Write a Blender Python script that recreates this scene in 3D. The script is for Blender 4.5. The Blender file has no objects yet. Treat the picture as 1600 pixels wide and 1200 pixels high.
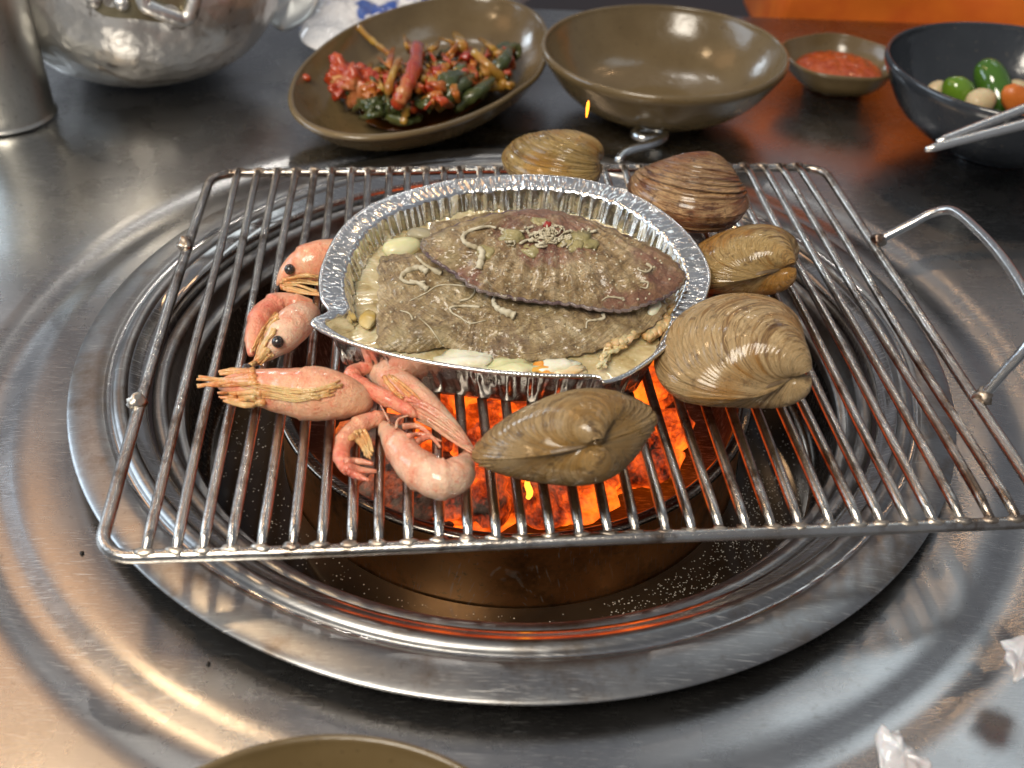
import bpy, bmesh, math, random
from mathutils import Vector, Matrix, noise
from mathutils.bvhtree import BVHTree
R = math.radians
SC = 0.01                        # everything below is written in centimetres
sc = bpy.context.scene
COL = sc.collection
random.seed(7)

# ------------------------------------------------------------------ camera
CP = (-0.3115, -45.405, 34.5555); PITCH, YAW, ROLL, FPX = 0.8953, -0.0056, 0.0382, 1652.99
CM = Matrix.Rotation(YAW, 3, 'Z') @ Matrix.Rotation(PITCH, 3, 'X') @ Matrix.Rotation(ROLL, 3, 'Z')
cd = bpy.data.cameras.new('camera'); cam = bpy.data.objects.new('camera', cd); COL.objects.link(cam)
cam.matrix_world = Matrix.Translation(Vector(CP) * SC) @ CM.to_4x4()
cd.sensor_width = 36; cd.lens = FPX / 1600 * 36; cd.clip_start = 0.01; cd.clip_end = 60
cd.dof.use_dof = True; cd.dof.focus_distance = 0.50; cd.dof.aperture_fstop = 9.0
sc.camera = cam
CO = Vector(CP); CR = CM @ Vector((1, 0, 0)); CU = CM @ Vector((0, 1, 0)); CB = CM @ Vector((0, 0, 1))

# ------------------------------------------------------------------ world and lamps
w = bpy.data.worlds.new('World'); sc.world = w; w.use_nodes = True
bg = w.node_tree.nodes['Background']; bg.inputs[0].default_value = (0.86, 0.90, 1.0, 1); bg.inputs[1].default_value = 0.23
sc.view_settings.view_transform = 'Standard'; sc.view_settings.look = 'None'
sc.view_settings.exposure = 0.0; sc.view_settings.gamma = 1.0

def area(name, loc, target, sx, sy, power, col, shape='RECTANGLE'):
    l = bpy.data.lights.new(name, 'AREA'); l.shape = shape; l.size = sx; l.size_y = sy; l.energy = power; l.color = col
    o = bpy.data.objects.new(name, l); COL.objects.link(o); o.location = loc
    o.rotation_euler = (Vector(target) - Vector(loc)).to_track_quat('-Z', 'Y').to_euler()
    return o
area('window_light', (-1.5, 0.25, 0.60), (0, 0, 0), 1.0, 0.6, 10, (0.70, 0.85, 1.0))
area('sparkle_bulb', (-0.64, 0.26, 1.25), (0, 0, 0), 0.12, 0.12, 1.9, (1.0, 0.68, 0.38), 'DISK')
area('front_fill_lamp', (-0.50, -0.90, 1.30), (0, 0, 0), 0.60, 0.60, 27, (1.0, 0.91, 0.77))  # unseen front fill, added behind the camera to light the near sides
area('warm_lamp', (-0.86, 0.66, 1.12), (-0.1, -0.1, 0), 0.50, 0.40, 1.0, (1.0, 0.52, 0.22))
area('ceiling_panel', (0.92, 0.90, 1.7), (0.1, -0.1, 0), 0.7, 0.45, 1.8, (0.84, 0.95, 1.0))
area('far_window', (-1.85, 2.75, 0.90), (-0.2, 0.1, 0), 0.40, 0.60, 9, (0.80, 0.91, 1.0))
for i, (x, y, z, c, p) in enumerate([(-0.30, 1.9, 1.9, (1, .95, .88), 1.5), (0.10, 2.0, 1.9, (1, .95, .88), 1.5),
                                     (0.9, 2.0, 1.8, (1, .60, .30), 0.6), (1.25, 1.7, 1.8, (1, .60, .30), 0.6)]):
    area('ceiling_bulb', (x, y, z), (0, 0.2, 0), 0.07, 0.07, p, c, 'DISK')

# ------------------------------------------------------------------ rays and helpers
def ray(px, py): return (CM @ Vector(((px - 800) / FPX, -(py - 600) / FPX, -1.0))).normalized()
def at(px, py, z=0.0):
    d = ray(px, py); return CO + d * ((z - CO.z) / d.z)
def atp(px, py, p0, n):
    d = ray(px, py); return CO + d * ((Vector(p0) - CO).dot(n) / d.dot(n))
def pxs(p): return FPX / (Vector(p) - CO).dot(-CB)      # pixels per cm at a point
GX, GY, GYAW = 1.8167, -1.2691, 0.0982
def G(u, v, z): c, s = math.cos(GYAW), math.sin(GYAW); return Vector((GX + c * u - s * v, GY + s * u + c * v, z))

def link(o, parent=None):
    COL.objects.link(o)
    if parent is not None: o.parent = parent
    return o
def thing(name, label, cat, loc=(0, 0, 0), group=None):
    o = bpy.data.objects.new(name, None); o.empty_display_size = 0.01; COL.objects.link(o)
    o.location = Vector(loc) * SC; o['label'] = label; o['category'] = cat
    if group: o['group'] = group
    return o
def tag(o, label, cat, group=None):
    o['label'] = label; o['category'] = cat
    if group: o['group'] = group
    return o
def mesh(name, vs, fs, m, parent=None, uv=None, local=False, smooth=True, origin=None):
    """vs in world cm (unless local); parent is a thing or a part."""
    me = bpy.data.meshes.new(name)
    off = Vector((0, 0, 0))
    if not local:
        q = parent
        while q is not None: off += Vector(q.location); q = q.parent
        if parent is None and origin is not None: off = Vector(origin) * SC
    me.from_pydata([Vector(v) * SC - off for v in vs], [], fs)
    if smooth: me.polygons.foreach_set('use_smooth', [True] * len(me.polygons))
    if uv:
        l = me.uv_layers.new(name='UVMap')
        idx = [0] * len(me.loops); me.loops.foreach_get('vertex_index', idx)
        flat = []
        for i in idx: flat += uv[i]
        l.data.foreach_set('uv', flat)
    me.materials.append(m); me.update()
    o = bpy.data.objects.new(name, me); link(o, parent)
    if parent is None and origin is not None: o.location = Vector(origin) * SC
    return o
def join(parts):
    V, F = [], []
    for v, f in parts:
        n = len(V); V += list(v); F += [tuple(i + n for i in q) for q in f]
    return V, F
def tube(path, rad, n=10, closed=False, cap=True, mod=None):
    """sweep a circle along a list of points; rad number or list; mod(i, k, t, a) multiplies the radius"""
    path = [Vector(p) for p in path]; N = len(path)
    if not hasattr(rad, '__len__'): rad = [rad] * N
    V, F = [], []; prev = None
    for i, p in enumerate(path):
        a = path[(i - 1) % N] if (closed or i > 0) else p
        b = path[(i + 1) % N] if (closed or i < N - 1) else p
        t = (b - a).normalized()
        if prev is None:
            up = Vector((0, 0, 1)) if abs(t.z) < 0.9 else Vector((1, 0, 0))
            x = t.cross(up).normalized()
        else: x = (prev - t * prev.dot(t)).normalized()
        prev = x; y = x.cross(t)
        for k in range(n):
            an = 2 * math.pi * k / n; r = rad[i]
            if mod: r *= mod(i, k, i / (N - 1), an)
            V.append(p + (x * math.cos(an) + y * math.sin(an)) * r)
    M = N if closed else N - 1
    for i in range(M):
        for k in range(n):
            F.append((i * n + k, i * n + (k + 1) % n, ((i + 1) % N) * n + (k + 1) % n, ((i + 1) % N) * n + k))
    if cap and not closed:
        F.append(tuple(range(n - 1, -1, -1))); F.append(tuple((N - 1) * n + k for k in range(n)))
    return V, F
def crom(P, m=8, closed=False):
    """Catmull-Rom through tuples of any length"""
    P = [tuple(p) for p in P]; N = len(P); out = []
    g = (lambda i: P[i % N]) if closed else (lambda i: P[max(0, min(N - 1, i))])
    for i in range(N if closed else N - 1):
        a, b, c, d = g(i - 1), g(i), g(i + 1), g(i + 2)
        for j in range(m):
            t = j / m
            out.append(tuple(0.5 * (2 * b[k] + (c[k] - a[k]) * t + (2 * a[k] - 5 * b[k] + 4 * c[k] - d[k]) * t * t
                             + (3 * b[k] - a[k] - 3 * c[k] + d[k]) * t ** 3) for k in range(len(b))))
    if not closed: out.append(P[-1])
    return out
def lathe(prof, c=(0, 0), n=128, wob=None):
    V, F = [], []
    for j, (r, z) in enumerate(prof):
        for k in range(n):
            a = 2 * math.pi * k / n; rr = r * (wob(a, z) if wob else 1)
            V.append((c[0] + rr * math.cos(a), c[1] + rr * math.sin(a), z))
    for j in range(len(prof) - 1):
        for k in range(n):
            F.append((j * n + k, j * n + (k + 1) % n, (j + 1) * n + (k + 1) % n, (j + 1) * n + k))
    return V, F
def rprof(P, m=6): return crom(P, m)
def nz(p, s=1.0, o=0.0): return noise.noise(Vector((p[0] * s + o, p[1] * s - o, p[2] * s + 2 * o)))
def blob(c, r, seed=0, amp=0.25, sub=3, fr=0.8, sq=(1, 1, 1), rot=None):
    bm = bmesh.new(); bmesh.ops.create_icosphere(bm, subdivisions=sub, radius=1)
    V = []
    for v in bm.verts:
        d = v.co.copy(); k = 1 + amp * noise.noise(d * fr + Vector((seed, seed * .7, 0))) + amp * .4 * noise.noise(d * fr * 3 + Vector((seed, 0, 9)))
        q = Vector((d.x * sq[0], d.y * sq[1], d.z * sq[2])) * r * k
        if rot is not None: q = rot @ q
        V.append(Vector(c) + q)
    F = [tuple(v.index for v in f.verts) for f in bm.faces]; bm.free()
    return V, F
def bvh(VF): return BVHTree.FromPolygons([tuple(v) for v in VF[0]], [tuple(f) for f in VF[1]])
def hit(b, px, py, lift=0.0, z=6.0):
    d = ray(px, py); h = b.ray_cast(CO, d)
    return (h[0] - d * lift) if h[0] is not None else at(px, py, z)
def inflate(outline, c, n, top, under, nr=26, org=None, det=None, pw=0.5):
    """pillow/plate from a closed 3D outline: centre c, normal n; returns verts, faces, uvs (angle, distance) about org"""
    n = Vector(n).normalized(); c = Vector(c); org = Vector(org) if org is not None else c
    T = len(outline); V = []; UV = []; F = []
    ex = n.orthogonal().normalized(); ey = n.cross(ex)
    def add(o, r, side):
        p = c + (Vector(o) - c) * r; h = max(0.0, 1 - r * r) ** pw
        dd = p - org; dist = dd.length; ang = math.atan2(dd.dot(ey), dd.dot(ex))
        off = (top * h if side > 0 else -under * h)
        if side > 0 and det: off += det(p, ang, dist, r)
        V.append(p + n * off); UV.append((ang / (2 * math.pi) * 10, dist * .2))
    rs = [math.sin(0.5 * math.pi * i / nr) for i in range(1, nr + 1)]
    add(c, 0, 1)
    for r in rs:
        for o in outline: add(o, r, 1)
    nb = 5
    for i in range(nb):
        for o in outline: add(o, math.cos(0.5 * math.pi * (i + 1) / (nb + 1)), -1)
    add(c, 0, -1)
    for k in range(T): F.append((0, 1 + k, 1 + (k + 1) % T))
    rows = nr + nb
    for j in range(rows - 1):
        for k in range(T):
            F.append((1 + j * T + k, 1 + (j + 1) * T + k, 1 + (j + 1) * T + (k + 1) % T, 1 + j * T + (k + 1) % T))
    last = len(V) - 1; b = 1 + (rows - 1) * T
    for k in range(T): F.append((b + k, last, b + (k + 1) % T))
    return V, F, UV

# ------------------------------------------------------------------ materials
class MB:
    def __init__(s, name):
        s.m = bpy.data.materials.new(name); s.m.use_nodes = True; s.t = s.m.node_tree
        s.b = s.t.nodes['Principled BSDF']; s.tc = s.t.nodes.new('ShaderNodeTexCoord')
    def node(s, ty, **kw):
        n = s.t.nodes.new(ty)
        for k, v in kw.items(): setattr(n, k, v)
        return n
    def lk(s, a, b): s.t.links.new(a, b)
    def vec(s, src='Object', scale=(1, 1, 1), loc=(0, 0, 0), rot=(0, 0, 0)):
        n = s.node('ShaderNodeMapping'); n.inputs['Scale'].default_value = scale; n.inputs['Location'].default_value = loc
        n.inputs['Rotation'].default_value = rot; s.lk(s.tc.outputs[src], n.inputs[0]); return n.outputs[0]
    def noise(s, vec, scale, detail=4, rough=0.55, dist=0.0):
        n = s.node('ShaderNodeTexNoise'); n.inputs['Scale'].default_value = scale; n.inputs['Detail'].default_value = detail
        n.inputs['Roughness'].default_value = rough; n.inputs['Distortion'].default_value = dist
        s.lk(vec, n.inputs['Vector']); return n.outputs[0]
    def voro(s, vec, scale, feature='F1', out='Distance'):
        n = s.node('ShaderNodeTexVoronoi'); n.feature = feature; n.inputs['Scale'].default_value = scale
        s.lk(vec, n.inputs['Vector']); return n.outputs[out]
    def ramp(s, fac, stops, interp='LINEAR'):
        n = s.node('ShaderNodeValToRGB'); cr = n.color_ramp; cr.interpolation = interp
        while len(cr.elements) > 1: cr.elements.remove(cr.elements[-1])
        for i, (p, c) in enumerate(stops):
            e = cr.elements[0] if i == 0 else cr.elements.new(p)
            e.position = p; e.color = (c[0], c[1], c[2], 1) if hasattr(c, '__len__') else (c, c, c, 1)
        s.lk(fac, n.inputs[0]); return n.outputs[0]
    def mix(s, fac, a, b, mode='MIX'):
        n = s.node('ShaderNodeMix', data_type='RGBA'); n.blend_type = mode
        for v, i in ((fac, 0), (a, 6), (b, 7)):
            if hasattr(v, 'is_linked') or hasattr(v, 'links'): s.lk(v, n.inputs[i])
            elif hasattr(v, '__len__'): n.inputs[i].default_value = (*v, 1)
            else: n.inputs[i].default_value = v
        return n.outputs[2]
    def math(s, op, a, b=0.0):
        n = s.node('ShaderNodeMath'); n.operation = op
        for v, i in ((a, 0), (b, 1)):
            if hasattr(v, 'links'): s.lk(v, n.inputs[i])
            else: n.inputs[i].default_value = v
        return n.outputs[0]
    def set(s, **kw):
        for k, v in kw.items():
            i = s.b.inputs[k.replace('_', ' ')]
            if hasattr(v, 'links'): s.lk(v, i)
            elif hasattr(v, '__len__') and len(v) == 3 and i.type == 'RGBA': i.default_value = (*v, 1)
            else: i.default_value = v
        return s
    def bump(s, h, dist, strength=1.0, prev=None):
        n = s.node('ShaderNodeBump'); n.inputs['Distance'].default_value = dist; n.inputs['Strength'].default_value = strength
        s.lk(h, n.inputs['Height'])
        if prev is not None: s.lk(prev, n.inputs['Normal'])
        s.lk(n.outputs[0], s.b.inputs['Normal']); return n.outputs[0]

def steel(name, c1, c2, rough=(0.22, 0.38), scratch=0.00004, brushed=None, wear=6.0, spots=False, soil=None):
    b = MB(name); v = b.vec()
    big = b.noise(v, wear, 5, 0.6)
    col = b.mix(b.ramp(big, [(0.35, 0), (0.65, 1)]), c1, c2)
    def lines(rot, sc_, lo, hi):
        return b.ramp(b.noise(b.vec(scale=(1, 40, 1), rot=(0, 0, rot)), sc_ * 2.6, 2, 0.5), [(lo, 0), (hi, 1)])
    scr = b.math('ADD', b.math('ADD', lines(.5, 26, .66, .72), lines(-.35, 34, .67, .73)), b.math('ADD', lines(1.3, 22, .68, .74), lines(.1, 48, .66, .72)))
    scr = b.math('MULTIPLY', scr, b.ramp(b.noise(v, 15, 4, .7), [(.35, .15), (.65, 1)]))
    s = b.noise(b.vec(scale=(1, 30, 1), rot=(0, 0, .35)), 220, 3, 0.6)
    fine = b.noise(v, 900, 2, 0.5)
    r = b.mix(b.ramp(b.noise(v, 22, 6, 0.65), [(0.3, 0), (0.7, 1)]), (rough[0],) * 3, (rough[1],) * 3)
    # hairline scratches lift the tone a little
    col = b.mix(b.math('MULTIPLY', scr, 0.8), col, (0.88, 0.87, 0.84))
    r = b.mix(b.math('MULTIPLY', scr, 0.8), r, (0.55,) * 3)
    col = b.mix(b.ramp(b.noise(v, 240, 5, .75), [(.58, 0), (.68, .45)]), col, (0.20, 0.18, 0.16))
    if soil:
        col = b.mix(b.ramp(b.noise(v, soil[1], 6, 0.7), [(0.5, 0), (0.66, 0.85)]), col, soil[0])
    if spots:
        sp = b.ramp(b.voro(v, 420), [(0.10, 1), (0.2, 0)]); gate = b.ramp(b.noise(v, 28, 3), [(0.45, 0), (0.6, 1)])
        k = b.math('MULTIPLY', sp, gate)
        col = b.mix(k, col, (0.75, 0.72, 0.66)); r = b.mix(k, r, (0.7,) * 3)
    b.set(Base_Color=col, Metallic=1.0, Roughness=r)
    n = b.bump(s, scratch, 1.0); n = b.bump(fine, scratch * .3, 1.0, n)
    n = b.bump(b.noise(v, 7, 1), 0.0010, 0.25, n)
    return b.m
def simple(name, c, rough=0.5, c2=None, scale=60, bump=0.0, bs=200, **kw):
    b = MB(name); v = b.vec(); col = c
    if c2: col = b.mix(b.ramp(b.noise(v, scale, 4, 0.6), [(0.38, 0), (0.62, 1)]), c, c2)
    b.set(Base_Color=col, Roughness=rough, **kw)
    if bump: b.bump(b.noise(v, bs, 4, 0.6), bump, 0.8)
    return b.m
M_table = steel('steel_table', (0.46, 0.455, 0.45), (0.39, 0.385, 0.38), (0.22, 0.32), 0.000012)
M_ring = steel('steel_trim', (0.38, 0.38, 0.38), (0.28, 0.275, 0.27), (0.26, 0.40), 0.000014, wear=12, soil=((0.20, 0.15, 0.11), 20))
M_pan = steel('steel_drip_pan', (0.24, 0.21, 0.18), (0.12, 0.095, 0.075), (0.12, 0.24), 0.00001, wear=14, spots=True)
M_pot = steel('steel_pot_fire_glow', (0.98, 0.52, 0.22), (0.85, 0.36, 0.12), (0.30, 0.40), 0.00001, wear=10, soil=((0.16, 0.09, 0.05), 18))  # orange firelight on the wall is put into the base colour
M_potin = steel('soot_liner', (0.10, 0.08, 0.07), (0.05, 0.045, 0.04), (0.5, 0.7), 0.0001, wear=30)
M_cup = steel('brushed_cup', (0.70, 0.69, 0.64), (0.60, 0.59, 0.54), (0.26, 0.34), 0.00003, wear=5)
def wire(name, c1, c2, tarn, amt, r=(0.14, 0.26), soot=False):
    b = MB(name); v = b.vec(); k = b.noise(v, 14, 5, 0.7)
    col = b.mix(b.ramp(k, [(0.4, 0), (0.6, 1)]), c1, c2)
    col = b.mix(b.ramp(b.noise(v, 32, 5, 0.75), [(amt, 0), (amt + 0.13, 0.9)]), col, tarn)
    rr = b.mix(b.ramp(k, [(0.3, 0), (0.7, 1)]), (r[0],) * 3, (r[1],) * 3)
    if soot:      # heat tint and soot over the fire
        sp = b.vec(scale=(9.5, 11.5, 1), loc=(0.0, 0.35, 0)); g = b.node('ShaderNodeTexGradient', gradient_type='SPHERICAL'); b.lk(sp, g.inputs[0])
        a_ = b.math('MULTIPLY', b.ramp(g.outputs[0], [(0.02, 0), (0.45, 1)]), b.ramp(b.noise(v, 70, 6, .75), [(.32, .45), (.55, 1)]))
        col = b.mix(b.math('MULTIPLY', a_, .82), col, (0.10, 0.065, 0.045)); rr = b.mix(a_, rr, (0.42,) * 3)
    b.set(Base_Color=col, Metallic=1.0, Roughness=rr); b.bump(b.noise(v, 420, 6, 0.7), 0.00025, 0.9); return b.m
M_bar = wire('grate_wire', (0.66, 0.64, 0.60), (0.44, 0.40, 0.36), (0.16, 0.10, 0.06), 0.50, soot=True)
M_handle = wire('handle_wire', (0.78, 0.79, 0.79), (0.66, 0.66, 0.65), (0.4, 0.33, 0.22), 0.66, (0.12, 0.22))
M_weld = wire('weld_bead', (0.62, 0.56, 0.48), (0.4, 0.33, 0.26), (0.12, 0.07, 0.05), 0.5, (0.25, 0.45))

def foilmat():
    b = MB('foil'); v = b.vec()
    b.set(Base_Color=b.mix(b.ramp(b.noise(v, 30, 4), [(0.4, 0), (0.65, 1)]), (0.90, 0.90, 0.89), (0.80, 0.79, 0.75)), Metallic=1.0, Roughness=0.20)
    b.bump(b.noise(v, 260, 4, 0.6), 0.0005, 0.6); return b.m
M_foil = foilmat()
def brothmat():
    b = MB('broth'); v = b.vec()
    k = b.noise(v, 60, 6, 0.65, 0.8)
    col = b.ramp(k, [(0.34, (0.28, 0.20, 0.08)), (0.45, (0.48, 0.38, 0.19)), (0.56, (0.60, 0.51, 0.31)), (0.68, (0.76, 0.69, 0.50))])
    foam = b.ramp(b.voro(v, 330), [(0.0, 1), (0.22, 0)]); g = b.ramp(b.noise(v, 45, 3), [(0.5, 0), (0.62, 1)])
    col = b.mix(b.math('MULTIPLY', foam, g), col, (0.8, 0.76, 0.62))
    b.set(Base_Color=col, Roughness=0.08, Subsurface_Weight=0.2, Subsurface_Scale=0.004, Coat_Weight=0.5)
    b.bump(b.noise(v, 130, 3), 0.0012, 0.5); return b.m
M_broth = brothmat()
def scallop(name, stops, patch, pat_amt, seed):
    b = MB(name); v = b.vec(loc=(seed, seed, 0))
    big = b.noise(v, 95, 9, 0.74, 0.5)
    col = b.ramp(big, stops)
    rib = b.noise(b.vec('UV', scale=(9, 1.0, 1)), 3.0, 3, 0.6)
    col = b.mix(b.ramp(rib, [(0.45, 0), (0.60, 0.5)]), col, (0.50, 0.36, 0.22))
    gl = b.noise(b.vec('UV', scale=(0.6, 60, 1)), 2.0, 5, 0.7)
    col = b.mix(b.ramp(gl, [(0.5, 0), (0.62, 0.6)]), col, (0.08, 0.05, 0.025))
    pt = b.math('ADD', b.math('MULTIPLY', b.noise(b.vec(loc=(3 + seed, 1, 0)), 24, 3, 0.5), .8), b.math('MULTIPLY', b.noise(v, 230, 5, 0.7), .2))
    col = b.mix(b.ramp(pt, [(pat_amt, 0), (pat_amt + .06, 0.7)]), col, patch)
    # crusts of lime and sand
    cr = b.ramp(b.noise(v, 520, 6, 0.8), [(0.55, 0), (0.63, 1)]); g = b.ramp(b.noise(v, 55, 4), [(0.44, 0), (0.6, 1)])
    col = b.mix(b.math('MULTIPLY', cr, g), col, (0.68, 0.61, 0.44))
    dk = b.ramp(b.noise(b.vec(loc=(7, 2, seed)), 380, 6, 0.78), [(0.56, 0), (0.64, 0.75)])
    col = b.mix(dk, col, (0.10, 0.065, 0.035))
    col = b.mix(b.ramp(b.noise(b.vec(loc=(1, 8, seed)), 30, 3, 0.6), [(0.55, 0), (0.65, 0.55)]), col, (0.46, 0.36, 0.16))
    b.set(Base_Color=col, Roughness=b.ramp(big, [(0.3, 0.34), (0.7, 0.62)]), Coat_Weight=0.5, Coat_Roughness=0.16)
    n = b.bump(big, 0.0040, 1.0); n = b.bump(b.noise(v, 620, 6, 0.75), 0.0012, 1.0, n); b.bump(gl, 0.0008, 0.7, n); return b.m
M_scA = scallop('scallop_upper', [(0.36, (0.10, 0.055, 0.024)), (0.45, (0.36, 0.23, 0.10)), (0.53, (0.54, 0.37, 0.18)), (0.61, (0.80, 0.63, 0.38))], (0.30, 0.11, 0.085), 0.49, 0.3)
M_scB = scallop('scallop_lower', [(0.36, (0.11, 0.065, 0.03)), (0.45, (0.36, 0.24, 0.11)), (0.53, (0.54, 0.39, 0.19)), (0.61, (0.80, 0.65, 0.40))], (0.22, 0.13, 0.09), 0.58, 1.7)
M_scEdge = scallop('scallop_lip', [(0.3, (0.10, 0.07, 0.08)), (0.5, (0.22, 0.16, 0.17)), (0.7, (0.45, 0.38, 0.36))], (0.12, 0.06, 0.08), 0.45, 2.9)

def clam(name, dark, mid, light, warm, warmamt, freq, seed):
    b = MB(name); v = b.vec(loc=(seed, 0, 0))
    gl = b.noise(b.vec('UV', scale=(0.22, freq * 2.6, 1), loc=(seed, seed, 0)), 2.0, 7, 0.8)
    g2 = b.noise(b.vec('UV', scale=(0.16, freq * 0.42, 1), loc=(seed + 4, 0, 0)), 2.0, 4, 0.6)
    k = b.math('ADD', b.math('MULTIPLY', gl, 0.42), b.math('MULTIPLY', g2, 0.58))
    col = b.ramp(k, [(0.38, dark), (0.43, mid), (0.47, light), (0.50, mid), (0.52, light), (0.55, mid), (0.575, dark), (0.60, mid), (0.65, light)])
    col = b.mix(b.ramp(gl, [(.36, .75), (.47, 0)]), col, dark)
    col = b.mix(b.ramp(gl, [(.54, 0), (.66, .6)]), col, [min(1, x * 1.25) for x in light])
    wm = b.math('ADD', b.math('MULTIPLY', b.noise(v, 30, 3, 0.5), .7), b.math('MULTIPLY', g2, .3))
    col = b.mix(b.ramp(wm, [(warmamt, 0), (warmamt + .10, 0.7)]), col, b.mix(b.ramp(gl, [(.4, 0), (.55, 1)]), [x * .45 for x in warm], warm))
    col = b.mix(b.ramp(b.noise(b.vec(loc=(1, seed, 5)), 170, 6, 0.75), [(0.55, 0), (0.64, 0.7)]), col, dark)
    rad = b.noise(b.vec('UV', scale=(40, 0.5, 1)), 2.0, 2)
    b.set(Base_Color=col, Roughness=b.ramp(b.noise(v, 150, 5, .7), [(0.35, 0.22), (0.65, 0.50)]), Coat_Weight=0.6, Coat_Roughness=0.13)
    n = b.bump(gl, 0.0045, 1.0); n = b.bump(b.noise(v, 520, 5, 0.7), 0.0007, 0.9, n); b.bump(rad, 0.0003, 0.5, n); return b.m
M_clam = [clam('clam_olive_yellow', (0.13, 0.065, 0.014), (0.42, 0.24, 0.045), (0.72, 0.50, 0.18), (0.62, 0.27, 0.008), 0.49, 12, 1.1),
          clam('clam_banded', (0.075, 0.026, 0.008), (0.22, 0.085, 0.028), (0.72, 0.46, 0.22), (0.30, 0.07, 0.008), 0.49, 5, 2.2),
          clam('clam_amber', (0.15, 0.07, 0.014), (0.50, 0.28, 0.065), (0.80, 0.57, 0.25), (0.72, 0.28, 0.008), 0.45, 14, 3.3),
          clam('clam_tan', (0.17, 0.082, 0.026), (0.56, 0.33, 0.12), (0.88, 0.64, 0.34), (0.68, 0.30, 0.035), 0.48, 16, 4.4),
          clam('clam_grey_brown', (0.12, 0.062, 0.020), (0.42, 0.25, 0.09), (0.74, 0.51, 0.24), (0.56, 0.28, 0.04), 0.49, 16, 5.5)]
M_lig = simple('clam_ligament', (0.10, 0.065, 0.035), 0.35, (0.19, 0.13, 0.07), 120, 0.0006, 260)
def shrimpm(name, pale, pink, deep, amt):
    b = MB(name); v = b.vec(); k = b.noise(v, 42, 6, 0.62, 0.5)
    col = b.ramp(k, [(0.30, deep), (0.42, pink), (amt, pale), (0.8, pale)])
    col = b.mix(b.ramp(b.noise(v, 480, 5, 0.75), [(0.48, 0), (0.62, 0.5)]), col, [min(1, x * 1.12) for x in pale])
    col = b.mix(b.ramp(b.noise(b.vec(loc=(4, 4, 4)), 420, 5, 0.75), [(0.56, 0), (0.66, 0.55)]), col, deep)
    b.set(Base_Color=col, Roughness=b.ramp(k, [(0.3, 0.24), (0.7, 0.42)]), Subsurface_Weight=0.40, Subsurface_Scale=0.003, Coat_Weight=0.6, Coat_Roughness=0.12)
    b.b.inputs['Subsurface Radius'].default_value = (1.0, 0.35, 0.2)
    n = b.bump(b.noise(v, 210, 6, 0.7, 1.0), 0.0018, 0.9); b.bump(b.noise(v, 900, 4), 0.0005, 0.9, n); return b.m
M_shA = shrimpm('shrimp_shell', (0.84, 0.50, 0.30), (0.84, 0.30, 0.17), (0.76, 0.13, 0.06), 0.63)
M_shB = shrimpm('shrimp_shell_pale', (0.84, 0.57, 0.40), (0.84, 0.36, 0.22), (0.78, 0.18, 0.11), 0.60)
M_shC = shrimpm('shrimp_tail_pink', (0.82, 0.42, 0.26), (0.80, 0.22, 0.13), (0.70, 0.11, 0.07), 0.60)
M_leg = shrimpm('shrimp_leg', (0.82, 0.48, 0.20), (0.80, 0.30, 0.09), (0.64, 0.14, 0.05), 0.55)
M_eye = simple('shrimp_eye', (0.012, 0.010, 0.010), 0.22, (0.05, 0.035, 0.03), 500, 0.0004, 500, Coat_Weight=0.6)
M_tubew = simple('worm_tube', (0.58, 0.53, 0.40), 0.55, (0.40, 0.34, 0.22), 150, 0.0006, 500)
M_cream = simple('clam_meat', (0.72, 0.62, 0.42), 0.25, (0.62, 0.40, 0.16), 60, 0.0006, 200, Subsurface_Weight=0.3, Subsurface_Scale=0.004)
M_frill = simple('frilled_mantle', (0.66, 0.47, 0.26), 0.25, (0.52, 0.29, 0.11), 80, 0.0008, 260, Subsurface_Weight=0.3, Subsurface_Scale=0.004)
M_white = simple('white_flesh', (0.80, 0.78, 0.66), 0.25, (0.66, 0.62, 0.44), 80, 0.0005, 200, Subsurface_Weight=0.3, Subsurface_Scale=0.004)
M_roe = simple('orange_roe', (0.72, 0.26, 0.03), 0.25, (0.74, 0.45, 0.10), 90, 0.0006, 200)
M_garlic = simple('cooked_garlic', (0.62, 0.60, 0.33), 0.25, (0.70, 0.68, 0.45), 60, 0.0003, 120, Subsurface_Weight=0.4, Subsurface_Scale=0.005)
def ceramic(name, c1, c2, rim, rough=0.22):
    b = MB(name); v = b.vec()
    col = b.mix(b.ramp(b.noise(v, 12, 4, 0.6), [(0.35, 0), (0.65, 1)]), c1, c2)
    col = b.mix(b.ramp(b.noise(v, 300, 3, 0.6), [(0.64, 0), (0.70, 0.7)]), col, rim)
    b.set(Base_Color=col, Roughness=rough, Coat_Weight=0.25, Coat_Roughness=0.12); b.bump(b.noise(v, 40, 3), 0.0020, 0.5); return b.m
M_olive = ceramic('olive_glaze', (0.170, 0.122, 0.060), (0.120, 0.082, 0.036), (0.07, 0.045, 0.02))
M_black = ceramic('black_glaze', (0.022, 0.026, 0.032), (0.035, 0.040, 0.048), (0.09, 0.08, 0.07), 0.16)

# ------------------------------------------------------------------ floor, table and what is behind it
M_floor = simple('floor_tiles', (0.05, 0.022, 0.016), 0.4, (0.035, 0.02, 0.018), 3)
o = mesh('floor', [(-400, -300, -75), (400, -300, -75), (400, 600, -75), (-400, 600, -75)], [(0, 1, 2, 3)], M_floor, smooth=False); o['kind'] = 'structure'

tb = thing('dining_table', 'brushed stainless steel table top with round pressed grooves around the grill hole', 'table', (0, 0, 0))
NT = 256; prof = [(19.6, -1.4), (19.7, -0.3), (20.2, 0.0), (24.4, 0.0), (24.8, -0.01), (25.3, -0.10), (25.8, -0.22), (26.3, -0.28), (26.8, -0.25), (27.3, -0.12), (27.8, -0.01), (28.3, 0.0), (31, 0.0)]
V, F = lathe(prof, n=NT)
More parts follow.
